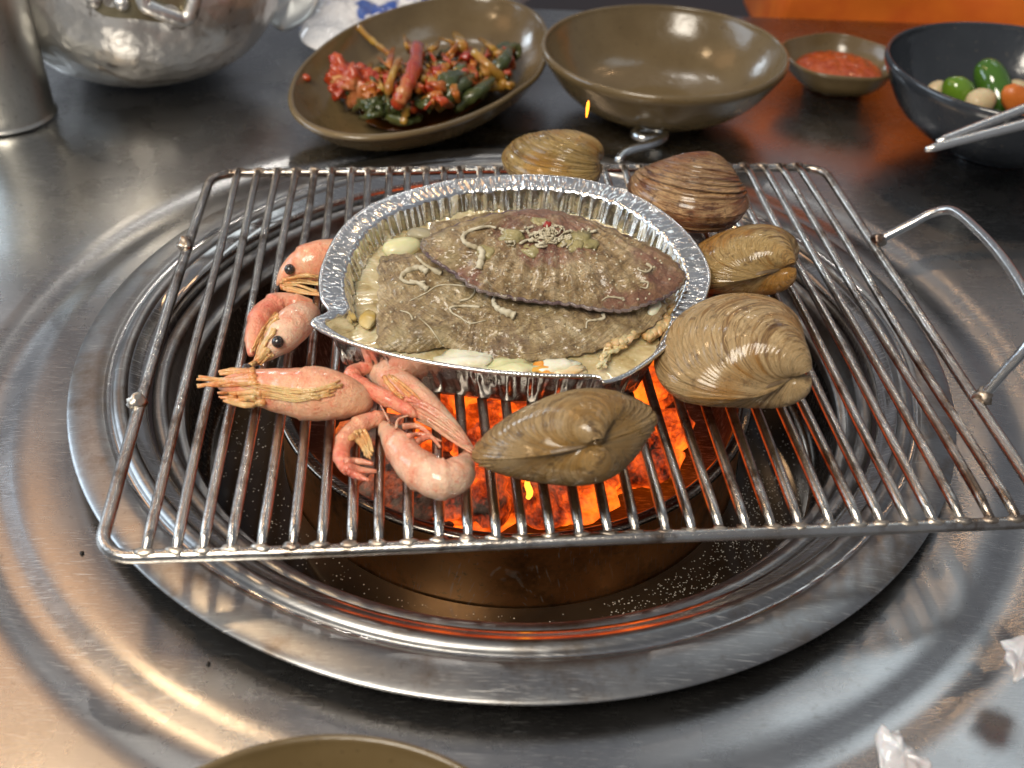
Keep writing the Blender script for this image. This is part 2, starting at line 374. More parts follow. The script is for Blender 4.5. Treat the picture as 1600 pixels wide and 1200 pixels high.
# square outer sheet joined to the last circle
b0 = len(V); X0, X1, Y0, Y1 = -75, 75, -45, 54
for k in range(NT):
    a = 2 * math.pi * k / NT; c, s = math.cos(a), math.sin(a)
    t = min((X1 if c > 0 else -X0) / max(abs(c), 1e-6), (Y1 if s > 0 else -Y0) / max(abs(s), 1e-6))
    V.append((t * c, t * s, 0.0))
for k in range(NT):
    V.append((V[b0 + k][0], V[b0 + k][1], -3.0))
j = (len(prof) - 1) * NT
for k in range(NT):
    k2 = (k + 1) % NT
    F.append((j + k, j + k2, b0 + k2, b0 + k)); F.append((b0 + k, b0 + k2, b0 + NT + k2, b0 + NT + k))
mesh('table_top', V, F, M_table, tb)
for x in (-70, 70):
    for y in (-40, 53):
        mesh('leg', *tube([(x, y, -3.2), (x, y, -75)], 2.2, 16), M_cup, tb)

# ------------------------------------------------------------------ trim ring, drip pan, charcoal pot
tr = thing('trim_ring', 'raised round stainless steel trim ring framing the grill pit', 'trim ring', (0, 0, 0.05))
prof = [(22.42, 1.03), (22.52, 1.12), (22.48, 1.20), (22.3, 1.27), (22.0, 1.34), (21.6, 1.40), (21.2, 1.43), (20.85, 1.40), (20.72, 1.35), (20.58, 1.29), (20.45, 1.30), (20.3, 1.46), (20.05, 1.55), (19.8, 1.48), (19.68, 1.30)]
mesh('outer_band', *lathe(rprof(prof, 4), n=256), M_ring, tr)
mesh('underside', *lathe([(22.42, 1.03), (22.2, 0.86), (21.6, 0.45), (20.9, 0.02)], n=128), simple('shadow_dark_underside', (0.015, 0.013, 0.012), 0.6), tr)  # dirty steel, blackened further to paint in the shadow below the ring
M_lip = steel('steel_lip', (0.62, 0.60, 0.58), (0.52, 0.50, 0.48), (0.10, 0.18), 0.000006, wear=12)
mesh('inner_lip', *lathe([(19.68, 1.30), (19.6, 1.24), (19.25, 1.06), (18.95, 0.93), (18.9, 0.86), (18.88, 0.3), (18.82, -0.9), (18.75, -1.25)], n=256), M_lip, tr)
mesh('bead_groove', *lathe([(20.72, 1.345), (20.58, 1.29), (20.48, 1.285), (20.40, 1.33)], n=256), M_lip, tr)
dp = thing('drip_pan', 'deep round steel drip pan with a spotted wet floor below the grate', 'pan', (0, 0, -5.5))
mesh('pan_lip', *lathe(rprof([(18.76, 0.1), (18.55, 0.32), (18.25, 0.36), (18.0, 0.2), (17.9, -0.3), (17.75, -0.75), (17.5, -0.85), (17.3, -0.9), (17.2, -1.3)], 4), n=200), M_ring, dp)
mesh('pan_wall', *lathe(rprof([(17.2, -1.3), (17.15, -2.2), (17.1, -3.2), (17.0, -4.6), (16.6, -5.3), (15.5, -5.5)], 6), n=200), M_pan, dp)
mesh('pan_floor', *lathe([(15.5, -5.5), (14, -5.55), (10, -5.55), (0.01, -5.55)], n=128), M_pan, dp)
M_water = simple('greasy_water', (0.016, 0.010, 0.006), 0.09, (0.026, 0.017, 0.010), 20, IOR=1.33)
def bubbles():
    P = []
    rnd = random.Random(3)
    for i in range(2600):
        a = rnd.uniform(0, 2 * math.pi) if i % 3 else rnd.uniform(-1.2, -0.2); r = rnd.uniform(13.2, 16.6); s = rnd.uniform(0.012, 0.045)
        c = Vector((r * math.cos(a), r * math.sin(a), -5.22))
        vs = [c + Vector((s, 0, 0)), c + Vector((0, s, 0)), c + Vector((-s, 0, 0)), c + Vector((0, -s, 0)), c + Vector((0, 0, s * .8))]
        P.append((vs, [(0, 1, 4), (1, 2, 4), (2, 3, 4), (3, 0, 4)]))
    return join(P)
wt = mesh('water', *lathe([(16.75, -5.25), (12.8, -5.25)], n=160), M_water, dp)
o = mesh('bubbles', *bubbles(), simple('bubble', (0.55, 0.52, 0.46), 0.25), wt); o['kind'] = 'stuff'
cp = thing('charcoal_pot', 'round steel charcoal pot tinted copper for the fire glow in the middle of the pit', 'fire pot', (0, 0, -5.2))
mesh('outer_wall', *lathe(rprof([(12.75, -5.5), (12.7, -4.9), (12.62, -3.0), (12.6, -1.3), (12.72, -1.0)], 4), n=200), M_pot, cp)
mesh('rim', *lathe(rprof([(12.72, -1.0), (12.85, -0.78), (12.7, -0.62), (12.3, -0.64), (12.1, -0.85)], 4), n=200), M_pan, cp)
mesh('liner', *lathe([(12.1, -0.85), (11.9, -2.5), (11.4, -4.6), (0.01, -4.8)], n=96), M_potin, cp)

def coalmat(nm='glowing_charcoal', HEAT=2.5, o=0.0):
    b = MB(nm); v = b.vec()
    k0 = b.noise(v, 34, 3, 0.5, 0.3); k1 = b.noise(v, 260, 8, 0.78)
    k = b.math('ADD', b.math('MULTIPLY', k0, .62), b.math('MULTIPLY', k1, .38))
    ash = b.mix(b.ramp(b.noise(v, 190, 6, 0.7), [(0.4, 0), (0.62, 1)]), (0.07, 0.042, 0.03), (0.36, 0.27, 0.21))
    b.set(Base_Color=ash, Roughness=0.95)
    heat = b.ramp(k, [(0.41 + o, 0.0), (0.48 + o, 0.28), (0.54 + o, 0.75), (0.62 + o, 1)])
    col = b.ramp(k, [(0.40, (0.8, 0.03, 0.002)), (0.48, (1.0, 0.10, 0.006)), (0.58, (1.0, 0.16, 0.010)), (0.70, (1.0, 0.22, 0.015))])
    b.set(Emission_Color=col, Emission_Strength=b.math('MULTIPLY', heat, HEAT))
    b.bump(k, 0.006, 1.0); return b.m
M_coal = coalmat(); M_coal2 = coalmat('ashy_charcoal', 1.3, 0.06)
rnd = random.Random(11)
CG = 'glowing charcoal lumps in the fire pot'
def p_cool(x, y): return math.hypot(x - 1.8, y + 2.0) > 6.8 and not (y < -6 and abs(x - 1) < 5)
coal_kinds = []
for q in range(6):
    coal_kinds.append(blob((0, 0, 0), 1.0, seed=q * 3.1, amp=0.55, sub=4, fr=1.1, sq=(1.25, 0.85, 0.75)))
coal_me = []
for VF in coal_kinds:
    me = bpy.data.meshes.new('charcoal'); me.from_pydata([v * SC for v in VF[0]], [], VF[1]); me.polygons.foreach_set('use_smooth', [True] * len(me.polygons))
    me.materials.append(M_coal); me2 = me.copy(); me2.materials[0] = M_coal2; coal_me.append((me, me2))
pts = []
for ring, cnt in ((0.3, 1), (3.2, 6), (6.2, 10), (9.0, 14)):
    for k in range(cnt):
        a = 2 * math.pi * (k + rnd.uniform(-.25, .25)) / cnt + ring
        pts.append((1.6 + ring * math.cos(a), -1.4 + ring * math.sin(a), -3.2 + rnd.uniform(-.4, .6), rnd.uniform(1.8, 2.4)))
for k in range(9):
    a = rnd.uniform(0, 6.283); r = 6.5 * math.sqrt(rnd.random()); pts.append((2.0 + r * math.cos(a), -2.5 + r * math.sin(a), -1.9 + rnd.uniform(-.3, .3), rnd.uniform(1.4, 1.9)))
pts = [p for p in pts if math.hypot(p[0], p[1]) + p[3] * .9 < 11.8 and p[0] > -7.5]
for i, (x, y, z, s) in enumerate(pts):
    cool = p_cool(x, y)
    o = bpy.data.objects.new('charcoal', coal_me[i % 6][1 if cool else 0]); COL.objects.link(o)
    o.location = (x * SC, y * SC, z * SC); o.scale = (s,) * 3; o.rotation_euler = (rnd.uniform(-.5, .5), rnd.uniform(-.5, .5), rnd.uniform(0, 6.28))
    if cool: tag(o, 'ash-covered charcoal lump with only a faint glow near the wall of the fire pot', 'charcoal', 'ash-covered charcoal lumps round the edge of the fire pot')
    else: tag(o, 'lump of charcoal glowing bright orange in the middle of the pot under the grate', 'charcoal', CG)
def flame(px, py, z, w_, h_):
    c = at(px, py, z); P = []
    V, F = tube([c + Vector((0.08 * math.sin(i), 0, h_ * i / 8)) for i in range(9)], [w_ * math.sin(math.pi * (0.15 + 0.85 * i / 8)) ** 0.8 * (1 - 0.5 * i / 8) + 0.01 for i in range(9)], 12)
    return V, F
b = MB('flame'); b.set(Base_Color=(0, 0, 0), Emission_Color=(1.0, 0.36, 0.03), Emission_Strength=3.0); M_flame = b.m
tag(mesh('flame', *flame(825, 778, -2.0, 0.20, 1.7), M_flame, origin=at(825, 775, -2)), 'small yellow flame below the bars left of the front clam hinge', 'flame')

# ------------------------------------------------------------------ grate
GZ = 4.0; HU, HV = 19.0, 15.5
gr = thing('wire_grate', 'rectangular stainless wire grill grate with a looped handle on its right side', 'grate', G(0, 0, GZ))
cor = []
rc = 1.3
for cx, cy, a0 in ((HU - rc, HV - rc, 0), (-HU + rc, HV - rc, 90), (-HU + rc, -HV + rc, 180), (HU - rc, -HV + rc, 270)):
    for k in range(9):
        a = R(a0 + 90 * k / 8); cor.append((cx + rc * math.cos(a), cy + rc * math.sin(a)))
fr = []
for i in range(len(cor)):
    a, c = cor[i], cor[(i + 1) % len(cor)]; d = math.hypot(c[0] - a[0], c[1] - a[1]); m = max(1, int(d / 0.5))
    for j in range(m):
        u, v = a[0] + (c[0] - a[0]) * j / m, a[1] + (c[1] - a[1]) * j / m
        sag = 0.10 * math.sin(u * 0.21 + 1) + 0.05 * noise.noise(Vector((u * .3, v * .3, 0)))
        dv = 0.10 * math.cos(u * 0.12)
        fr.append(G(u - (0.22 * math.cos(v / HV * 1.4) if u < -18 else 0), v + dv * (1 if v > 0 else -1) * .5, GZ - 0.12 + sag * .4))
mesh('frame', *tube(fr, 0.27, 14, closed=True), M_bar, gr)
bars = []
for i in range(32):
    u = -17.3 + i * (34.55 / 31) + random.uniform(-.05, .05)
    du = random.uniform(-.06, .06)
    pth = []
    for j in range(25):
        v = -HV + 0.02 + (2 * HV - 0.1) * j / 24
        pth.append(G(u + du * (j / 12 - 1) + 0.05 * math.sin(v * .3 + i), v, GZ + 0.14 + 0.04 * math.sin(v * .2 + i * 2) - (0.10 if j in (0, 24) else 0)))
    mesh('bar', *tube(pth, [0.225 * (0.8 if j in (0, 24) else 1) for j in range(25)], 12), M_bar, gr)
    wl = []
    for sgn in (-1, 1):
        c = G(u + sgn * 0.02 + du * sgn, sgn * (HV - 0.05) , GZ + 0.05)
        mesh('weld', *blob(c, 0.24, i + sgn * 40, 0.5, 2, 1.8, (1.7, .9, .75)), M_weld, gr)
# stubs of the missing left handle, and the right handle
for u, v in ((-19.15, 6.85), (-19.15, -6.44)):
    mesh('weld_stub', *blob(G(u - .1, v, GZ + 0.1), 0.42, u + v, 0.4, 3, 1.6), M_weld, gr)
def onv(px, py, v):     # ray meets the upright plane across the grate at v
    n = Vector((-math.sin(GYAW), math.cos(GYAW), 0)); return atp(px, py, G(0, v, GZ), n)
hA, hB = G(19.25, 6.15, GZ + .1), G(19.25, -7.74, GZ + .1)
h1 = onv(1478, 322, 6.15); h2 = onv(1600, 545, -7.74)
dirB = (h2 - hB).normalized(); 
u1 = (h1 - hA).length
h2b = hB + dirB * u1
e1 = (h1 - hA).normalized()
hp = [hA - e1 * 0.0, hA + e1 * u1 * .5, h1 - e1 * .8, h1 + (h2b - h1).normalized() * .9 + e1 * .15, h1.lerp(h2b, .3) + e1 * .55, h1.lerp(h2b, .55) + e1 * .65, h1.lerp(h2b, .8) + e1 * .45, h2b + (h1 - h2b).normalized() * .7 + dirB * .1, h2b - dirB * .8, hB + dirB * u1 * .4, hB]
print('HANDLE', h1, h2, h2b)
mesh('handle', *tube(crom(hp, 8), 0.25, 14), M_handle, gr)
for c, s_ in ((hA, .40), (hB, .42)): mesh('weld_stub', *blob(c, s_, c.x, 0.4, 3, 1.6), M_weld, gr)

# ------------------------------------------------------------------ foil tray
FC = Vector((0.2, -1.9, 0))
rim_px = [(500, 462, 7.0), (503, 415, 7.05), (538, 352, 7.1), (600, 311, 7.1), (700, 283, 7.0), (718, 281, 6.9), (830, 274, 7.15), (930, 285, 7.15), (1010, 315, 7.1), (1070, 360, 7.1), (1105, 410, 7.1), (1108, 450, 7.0),
          (1082, 503, 6.9), (1040, 545, 6.85), (990, 582, 6.8), (945, 599, 6.7), (932, 590, 6.75), (850, 588, 6.7), (750, 580, 6.7), (640, 562, 6.75), (560, 541, 6.8), (510, 522, 6.9), (486, 504, 7.0), (512, 487, 6.95)]
rim = []
for a, b_ in zip(crom(rim_px, 40, True), range(10 ** 6)): rim.append(at(a[0], a[1], a[2]))
L_ = [0.0]
for i in range(len(rim)): L_.append(L_[-1] + (rim[(i + 1) % len(rim)] - rim[i]).length)
NR = 1300; out_ = []; j = 0
for q in range(NR):
    d_ = L_[-1] * q / NR
    while L_[j + 1] < d_: j += 1
    f_ = (d_ - L_[j]) / (L_[j + 1] - L_[j]); out_.append(rim[j].lerp(rim[(j + 1) % len(rim)], f_))
rim = out_
def flat_front(p):        # 1 at the front edge, 0 elsewhere
    return max(0.0, min(1.0, (-5.5 - p.y) / 3.0))
rows = []
def ringrow(fn): rows.append([fn(i, p) for i, p in enumerate(rim)])
def inward(p, d): q = FC - p; q.z = 0; L = q.length; return p + q * (d / L)
ph = [noise.noise(Vector((i * 0.022, 3, 0))) * 8.0 + noise.noise(Vector((i * .11, 5, 0))) * 1.6 for i in range(NR)]
def wr(i, k): return math.sin(i * 0.62 + ph[i]) * (0.62 + 0.5 * noise.noise(Vector((i * .05, 9, 0)))) + 0.34 * math.sin(i * 0.39 + k * 2.6 - ph[i]) + 0.55 * noise.noise(Vector((i * 0.20, k * .7, 0)))
ringrow(lambda i, p: inward(p, 0.10) + Vector((0, 0, -0.16)))
ringrow(lambda i, p: p + Vector((0, 0, -0.10)))
ringrow(lambda i, p: inward(p, -0.03) + Vector((0, 0, 0.02)))
ringrow(lambda i, p: inward(p, 0.07) + Vector((0, 0, 0.10 + 0.012 * math.sin(i * 1.7))))
ringrow(lambda i, p: inward(p, 0.18) + Vector((0, 0, 0.03)))
for k in range(1, 6):
    def fl(i, p, k=k):
        wdt = 1.15 * (1 - 0.80 * flat_front(p)) ; d = 0.2 + (wdt - 0.2) * k / 5
        amp = 0.075 * (1 - .6 * flat_front(p)) * (0.25 if k == 5 else 1)
        return inward(p, d) + Vector((0, 0, -0.02 - 0.10 * k / 5 * (1 - flat_front(p)) + amp * wr(i, k * .5)))
    ringrow(fl)
base_z = GZ + 0.42
for k in range(1, 15):
    def wl_(i, p, k=k):
        wdt = 1.15 * (1 - 0.80 * flat_front(p)); t = k / 14
        dd = wdt + 0.68 * t + (0.085 * math.sin(i * 0.31 + ph[i] + .6 * math.sin(i * .03) * t) + 0.03 * math.sin(i * .62 + 2 * t)) * (1 - .55 * flat_front(p)) * math.sin(math.pi * min(1, t * 1.02)) ** .7 + 0.05 * noise.noise(Vector((i * .06, k * .25, 5)))
        q = inward(p, dd); q.z = (p.z - 0.12) * (1 - t) + base_z * t; return q
    ringrow(wl_)
for sc_ in (0.9, 0.5, 0.02):
    rows.append([Vector((FC.x + (q.x - FC.x) * sc_, FC.y + (q.y - FC.y) * sc_, base_z - 0.02)) for q in rows[18]])
V = [q for r_ in rows for q in r_]
F = [(j * NR + i, j * NR + (i + 1) % NR, (j + 1) * NR + (i + 1) % NR, (j + 1) * NR + i) for j in range(len(rows) - 1) for i in range(NR)]
tray = thing('foil_tray', 'crumpled oval aluminium foil tray with a fluted rim holding scallops in broth', 'foil tray', (FC.x, FC.y, base_z))
nrim = 5
Vr, Fr = [q for r_ in rows[:nrim] for q in r_], [f for f in F if max(f) < nrim * NR]
mesh('rolled_rim', Vr, Fr, M_foil, tray)
Vw = [q for r_ in rows[nrim - 1:] for q in r_]
Fw = [(j * NR + i, j * NR + (i + 1) % NR, (j + 1) * NR + (i + 1) % NR, (j + 1) * NR + i) for j in range(len(rows) - nrim) for i in range(NR)]
mesh('tray_wall', Vw, Fw, M_foil, tray)
# broth
BZ = 5.75
brow = rows[nrim + 5 + 6]
Vb = []; Fb = []
for j in range(12):
    s_ = 1 - j / 12
    for q in brow:
        p = Vector((FC.x + (q.x - FC.x) * s_, FC.y + (q.y - FC.y) * s_, BZ)); p.z += 0.05 * nz(p, 1.6) + 0.02 * nz(p, 6); Vb.append(p)
Vb.append(Vector((FC.x, FC.y, BZ)))
for j in range(11):
    for i in range(NR): Fb.append((j * NR + i, j * NR + (i + 1) % NR, (j + 1) * NR + (i + 1) % NR, (j + 1) * NR + i))
for i in range(NR): Fb.append((11 * NR + i, 11 * NR + (i + 1) % NR, len(Vb) - 1))
tag(mesh('broth', Vb, Fb, M_broth, origin=(FC.x, FC.y, BZ)), 'cloudy yellow shellfish broth filling the foil tray', 'broth')

# ------------------------------------------------------------------ scallops
def outl(px, p0, n, m=10): return [atp(q[0], q[1], p0, n) for q in crom(px, m, True)]
def jag(o, c, amp, f, seed):
    out = []
    for i, p in enumerate(o):
        k = amp * .9 * math.sin(i * 1.15) + amp * noise.noise(Vector((i * f, seed, 0))) + amp * .5 * noise.noise(Vector((i * f * 3, seed, 4)))
        out.append(p + (p - Vector(c)).normalized() * k)
    return out
def shell_obj(name, label, px, pz, n, top, org_px, mt, det, seed, ja=0.10, pw=0.5, under=0.15):
    n = Vector(n).normalized(); cx = sum(q[0] for q in px) / len(px); cy = sum(q[1] for q in px) / len(px)
    p0 = at(cx, cy, pz); o = jag(outl(px, p0, n, 14), p0, ja, 0.35, seed)
    V, F, UV = inflate(o, p0, n, top, under, 64, atp(org_px[0], org_px[1], p0, n), det, pw)
    t = thing(name, label, 'scallop', p0)
    mesh('shell', V, F, mt, t, uv=UV)
    return t, (V, F), o, n
def detA(p, ang, dist, r):
    e = min(1, (1 - r) * 6 + .25)
    ribs = 0.10 * math.sin(ang * 46) * min(1, dist / 3.5) * (0.35 + .65 * max(0, min(1, 0.5 + nz(p, .5, 2))))
    rough = 0.13 * nz(p, 0.9, 5) + 0.07 * nz(p, 2.6, 1) + 0.05 * nz(p, 6, 3) + 0.03 * nz(p, 13, 3)
    return (ribs + rough) * e + 0.05 * math.sin(dist * 5) * e * .6
def detB(p, ang, dist, r):
    e = min(1, (1 - r) * 6 + .2)
    rough = 0.16 * nz(p, 0.6, 8) + 0.09 * nz(p, 2.0, 4) + 0.05 * nz(p, 6, 9) + 0.03 * nz(p, 13, 9)
    return (rough + 0.02 * math.sin(ang * 60)) * e + 0.035 * math.sin(dist * 7 + 2 * nz(p, 1)) * e
scB, vfB, oB, nB = shell_obj('scallop', 'broad brown scallop with a square-cut left end lying lower in the tray',
    [(594, 404), (640, 398), (700, 400), (800, 420), (930, 440), (1020, 455), (1042, 478), (1025, 505), (985, 528), (930, 548), (870, 562), (800, 567), (752, 566), (715, 552), (690, 543), (650, 551), (614, 548), (591, 543), (589, 500), (591, 450)],
    6.5, (0.0, -0.30, 0.95), 0.55, (780, 380), M_scB, detB, 3.0, 0.07)
scA, vfA, oA, nA = shell_obj('scallop', 'purple-brown ribbed scallop lying on top in the tray',
    [(661, 386), (668, 372), (720, 350), (780, 334), (850, 329), (920, 345), (985, 372), (1040, 398), (1068, 428), (1062, 446), (1040, 462), (1010, 474), (975, 484), (935, 482), (890, 474), (840, 470), (790, 462), (745, 450), (705, 422), (675, 403)],
    8.2, (0.05, -0.27, 0.96), 1.15, (850, 318), M_scA, detA, 5.0, 0.06, pw=0.7)
mesh('shell_lip', *tube([p - nA * 0.05 for p in oA], [0.10 + 0.05 * noise.noise(Vector((i * .4, 1, 1))) for i in range(len(oA))], 8, closed=True), M_scEdge, scA)
scC, vfC, oC, nC = shell_obj('scallop', 'scallop mostly hidden behind the top shell with one ribbed corner showing',
    [(673, 350), (700, 346), (740, 336), (790, 332), (840, 345), (840, 380), (760, 385), (700, 385), (676, 372)], 7.0, (0, -.3, .95), 0.3, (760, 330), M_scB, detB, 8.0, 0.03)
BA, BB = bvh(vfA), bvh(vfB)
def worm(pts, r0, parent, bv, mt=M_tubew, lift=0.0, m=8, seed=0, z=7):
    P = [hit(bv, q[0], q[1], r0 * .6 + lift, z) for q in crom(pts, m)]
    # smooth the path a little
    P = [P[max(0, i - 1)] * .25 + P[i] * .5 + P[min(len(P) - 1, i + 1)] * .25 for i in range(len(P))]
    N = len(P)
    mesh('worm_tube', *tube(P, [r0 * .8 * (0.35 + 0.75 * i / N) * (1 + .14 * math.sin(i * 1.3)) for i in range(N)], 8), mt, parent)
worm([(775, 356), (760, 354), (735, 360), (723, 370), (728, 380), (742, 386), (753, 392), (752, 405), (748, 420)], 0.20, scA, BA)
worm([(650, 400), (660, 410), (670, 418), (690, 428)], 0.17, scB, BB)
worm([(665, 440), (640, 442), (627, 435), (635, 424), (655, 418), (668, 425)], 0.20, scB, BB)
worm([(640, 438), (655, 443), (668, 452)], 0.18, scB, BB)
worm([(774, 462), (771, 472), (778, 482), (792, 488), (805, 494)], 0.24, scB, BB)
worm([(760, 500), (735, 505), (718, 495), (706, 488), (705, 480), (725, 478), (750, 480)], 0.09, scB, BB)
worm([(640, 470), (665, 458), (690, 445), (740, 450), (735, 465), (718, 470)], 0.07, scB, BB)
worm([(654, 496), (672, 512), (690, 538)], 0.06, scB, BB)
worm([(625, 485), (640, 490), (645, 500)], 0.08, scB, BB)
worm([(916, 513), (918, 502), (930, 500), (943, 497), (942, 490)], 0.11, scB, BB)
worm([(1000, 448), (1010, 450), (1012, 441), (1000, 440)], 0.08, scA, BA)
worm([(940, 470), (950, 464), (970, 466), (975, 470)], 0.08, scA, BA)
worm([(995, 420), (1010, 425), (1018, 418), (1010, 412)], 0.10, scA, BA)
rnd = random.Random(5)
fz = []
for i in range(70):        # tangled fine tubes on the crown of the upper shell
    cx, cy = rnd.gauss(858, 26), rnd.gauss(368, 9); a = rnd.uniform(0, 6.3); L = rnd.uniform(8, 20)
    pp = [(cx + math.cos(a) * L * t + rnd.uniform(-4, 4), cy + math.sin(a) * L * .5 * t + rnd.uniform(-3, 3)) for t in (-.5, 0, .5)]
    P = [hit(BA, q[0], q[1], rnd.uniform(.05, .30), 8) for q in crom(pp, 4)]
    fz.append(tube(P, rnd.uniform(.03, .075), 6))
o = mesh('tube_tangle', *join(fz), M_tubew, scA); o['kind'] = 'stuff'
M_moss = simple('olive_growth', (0.26, 0.22, 0.09), 0.3, (0.36, 0.30, 0.14), 90, 0.0015, 260, Coat_Weight=0.4)
for i, (x, y, r_) in enumerate([(905, 375, .62), (893, 385, .5), (920, 382, .4), (800, 370, .5), (830, 392, .42), (845, 350, .4), (760, 395, .45)]):
    mesh('growth', *blob(hit(BA, x, y, -.15, 8), r_, i * 2.3, .45, 3, 1.6, (1.2, 1, .6)), M_moss, scA)
mesh('growth', *blob(hit(BA, 856, 352, .05, 8), .22, 9, .5, 2, 2), simple('red_speck', (0.28, 0.03, 0.02), .3), scA)
gri = []
for i in range(260):
    q = rnd.random() < .5; bv = BA if q else BB
    x, y = (rnd.uniform(680, 1050), rnd.uniform(340, 475)) if q else (rnd.uniform(600, 1010), rnd.uniform(410, 555))
    h = bv.ray_cast(CO, ray(x, y))
    if h[0] is None: continue
    gri.append(blob(h[0], rnd.uniform(.025, .08), i, .5, 1, 2))
o = mesh('shell_grit', *join(gri), M_tubew, scB); o['kind'] = 'stuff'

# things lying in the broth
def lump(name, label, cat, px, py, z, r, mt, sq=(1, 1, 1), rz=0.0, seed=0, amp=.2, group=None, fr=.8):
    c = at(px, py, z); return tag(mesh(name, *blob((0, 0, 0), r, seed, amp, 3, fr, sq, Matrix.Rotation(rz, 3, 'Z')), mt, None, local=True), label, cat, group), c
def lumpo(*a, **k):
    o, c = lump(*a, **k); o.location = c * SC; return o
lumpo('garlic_clove', 'pale garlic clove in the broth behind the left end of the scallops', 'garlic', 628, 387, 6.35, 0.80, M_garlic, (1.25, .75, .6), .35, 1, .12)
lumpo('clam_meat', 'grey rounded morsel in the broth between garlic and the rear shell', 'shellfish meat', 658, 366, 6.3, 0.55, simple('grey_meat', (0.30, 0.26, 0.17), .3, (.4, .36, .24)), (1.2, .8, .6), 0, 4, .3)
def flesh(name, label, px, z, r0, mt, n, seed):
    rr = random.Random(seed); P = []
    for k in range(n):
        pp = [(x + rr.uniform(-7, 7), y + rr.uniform(-5, 5)) for x, y in px]
        P.append(tube([at(q[0] + 3 * math.sin(i * 1.3 + k), q[1] + 2 * math.cos(i * 1.7 + k * 2), z + .15 * math.sin(i + k)) for i, q in enumerate(crom(pp, 6))], [r0 * rr.uniform(.6, 1.2) * (1 + .2 * math.sin(j * .9 + k)) for j in range((len(pp) - 1) * 6 + 1)], 8))
    return tag(mesh(name, *join(P), mt, origin=at(px[0][0], px[0][1], z)), label, 'shellfish meat')
flesh('frilled_meat', 'orange-beige frilled shellfish meat at the right end of the tray', [(1035, 450), (1048, 478), (1040, 505), (1015, 528)], 6.2, .17, M_frill, 9, 1)
flesh('frilled_meat', 'cream frilled meat spilling out at the lower right of the scallops', [(1000, 480), (1005, 505), (985, 525), (955, 540)], 6.2, .15, M_frill, 9, 2)
flesh('mushroom_strands', 'pale strands in the broth by the lower right rim of the tray', [(972, 536), (950, 550), (940, 570)], 6.1, .08, M_cream, 11, 3)
lumpo('clam_meat', 'white sliver of shell meat poking out right of the top scallop', 'shellfish meat', 1024, 482, 6.7, .75, M_white, (.45, 1, .5), -.5, 6, .12)
for i, (x, y, r_, mt, lab) in enumerate([(735, 567, .8, M_white, 'glossy white meat under the front edge of the lower scallop'), (800, 577, .7, M_garlic, 'translucent slice in the broth at the front rim'),
      (840, 575, .42, M_roe, 'orange roe lump at the front rim of the tray'), (870, 573, .55, M_white, 'white morsel right of the orange roe'), (893, 580, .40, M_cream, 'cream morsel by the front rim near the rim fold'), (858, 584, .3, M_roe, 'tiny orange crumb in front of the white morsel')]):
    lumpo('clam_meat', lab, 'shellfish meat', x, y, 5.85, r_ * 1.15, mt, (1.5, .8, .35), .1 * i, i * 3, .55, fr=1.5)
lumpo('clam_meat', 'yellow crumb of meat in the broth at the left end of the tray', 'shellfish meat', 575, 500, 6.0, .5, simple('yolk_meat', (0.55, 0.38, 0.10), .2, (.62, .5, .25)), (.8, 1.4, .4), 0, 8, .4)

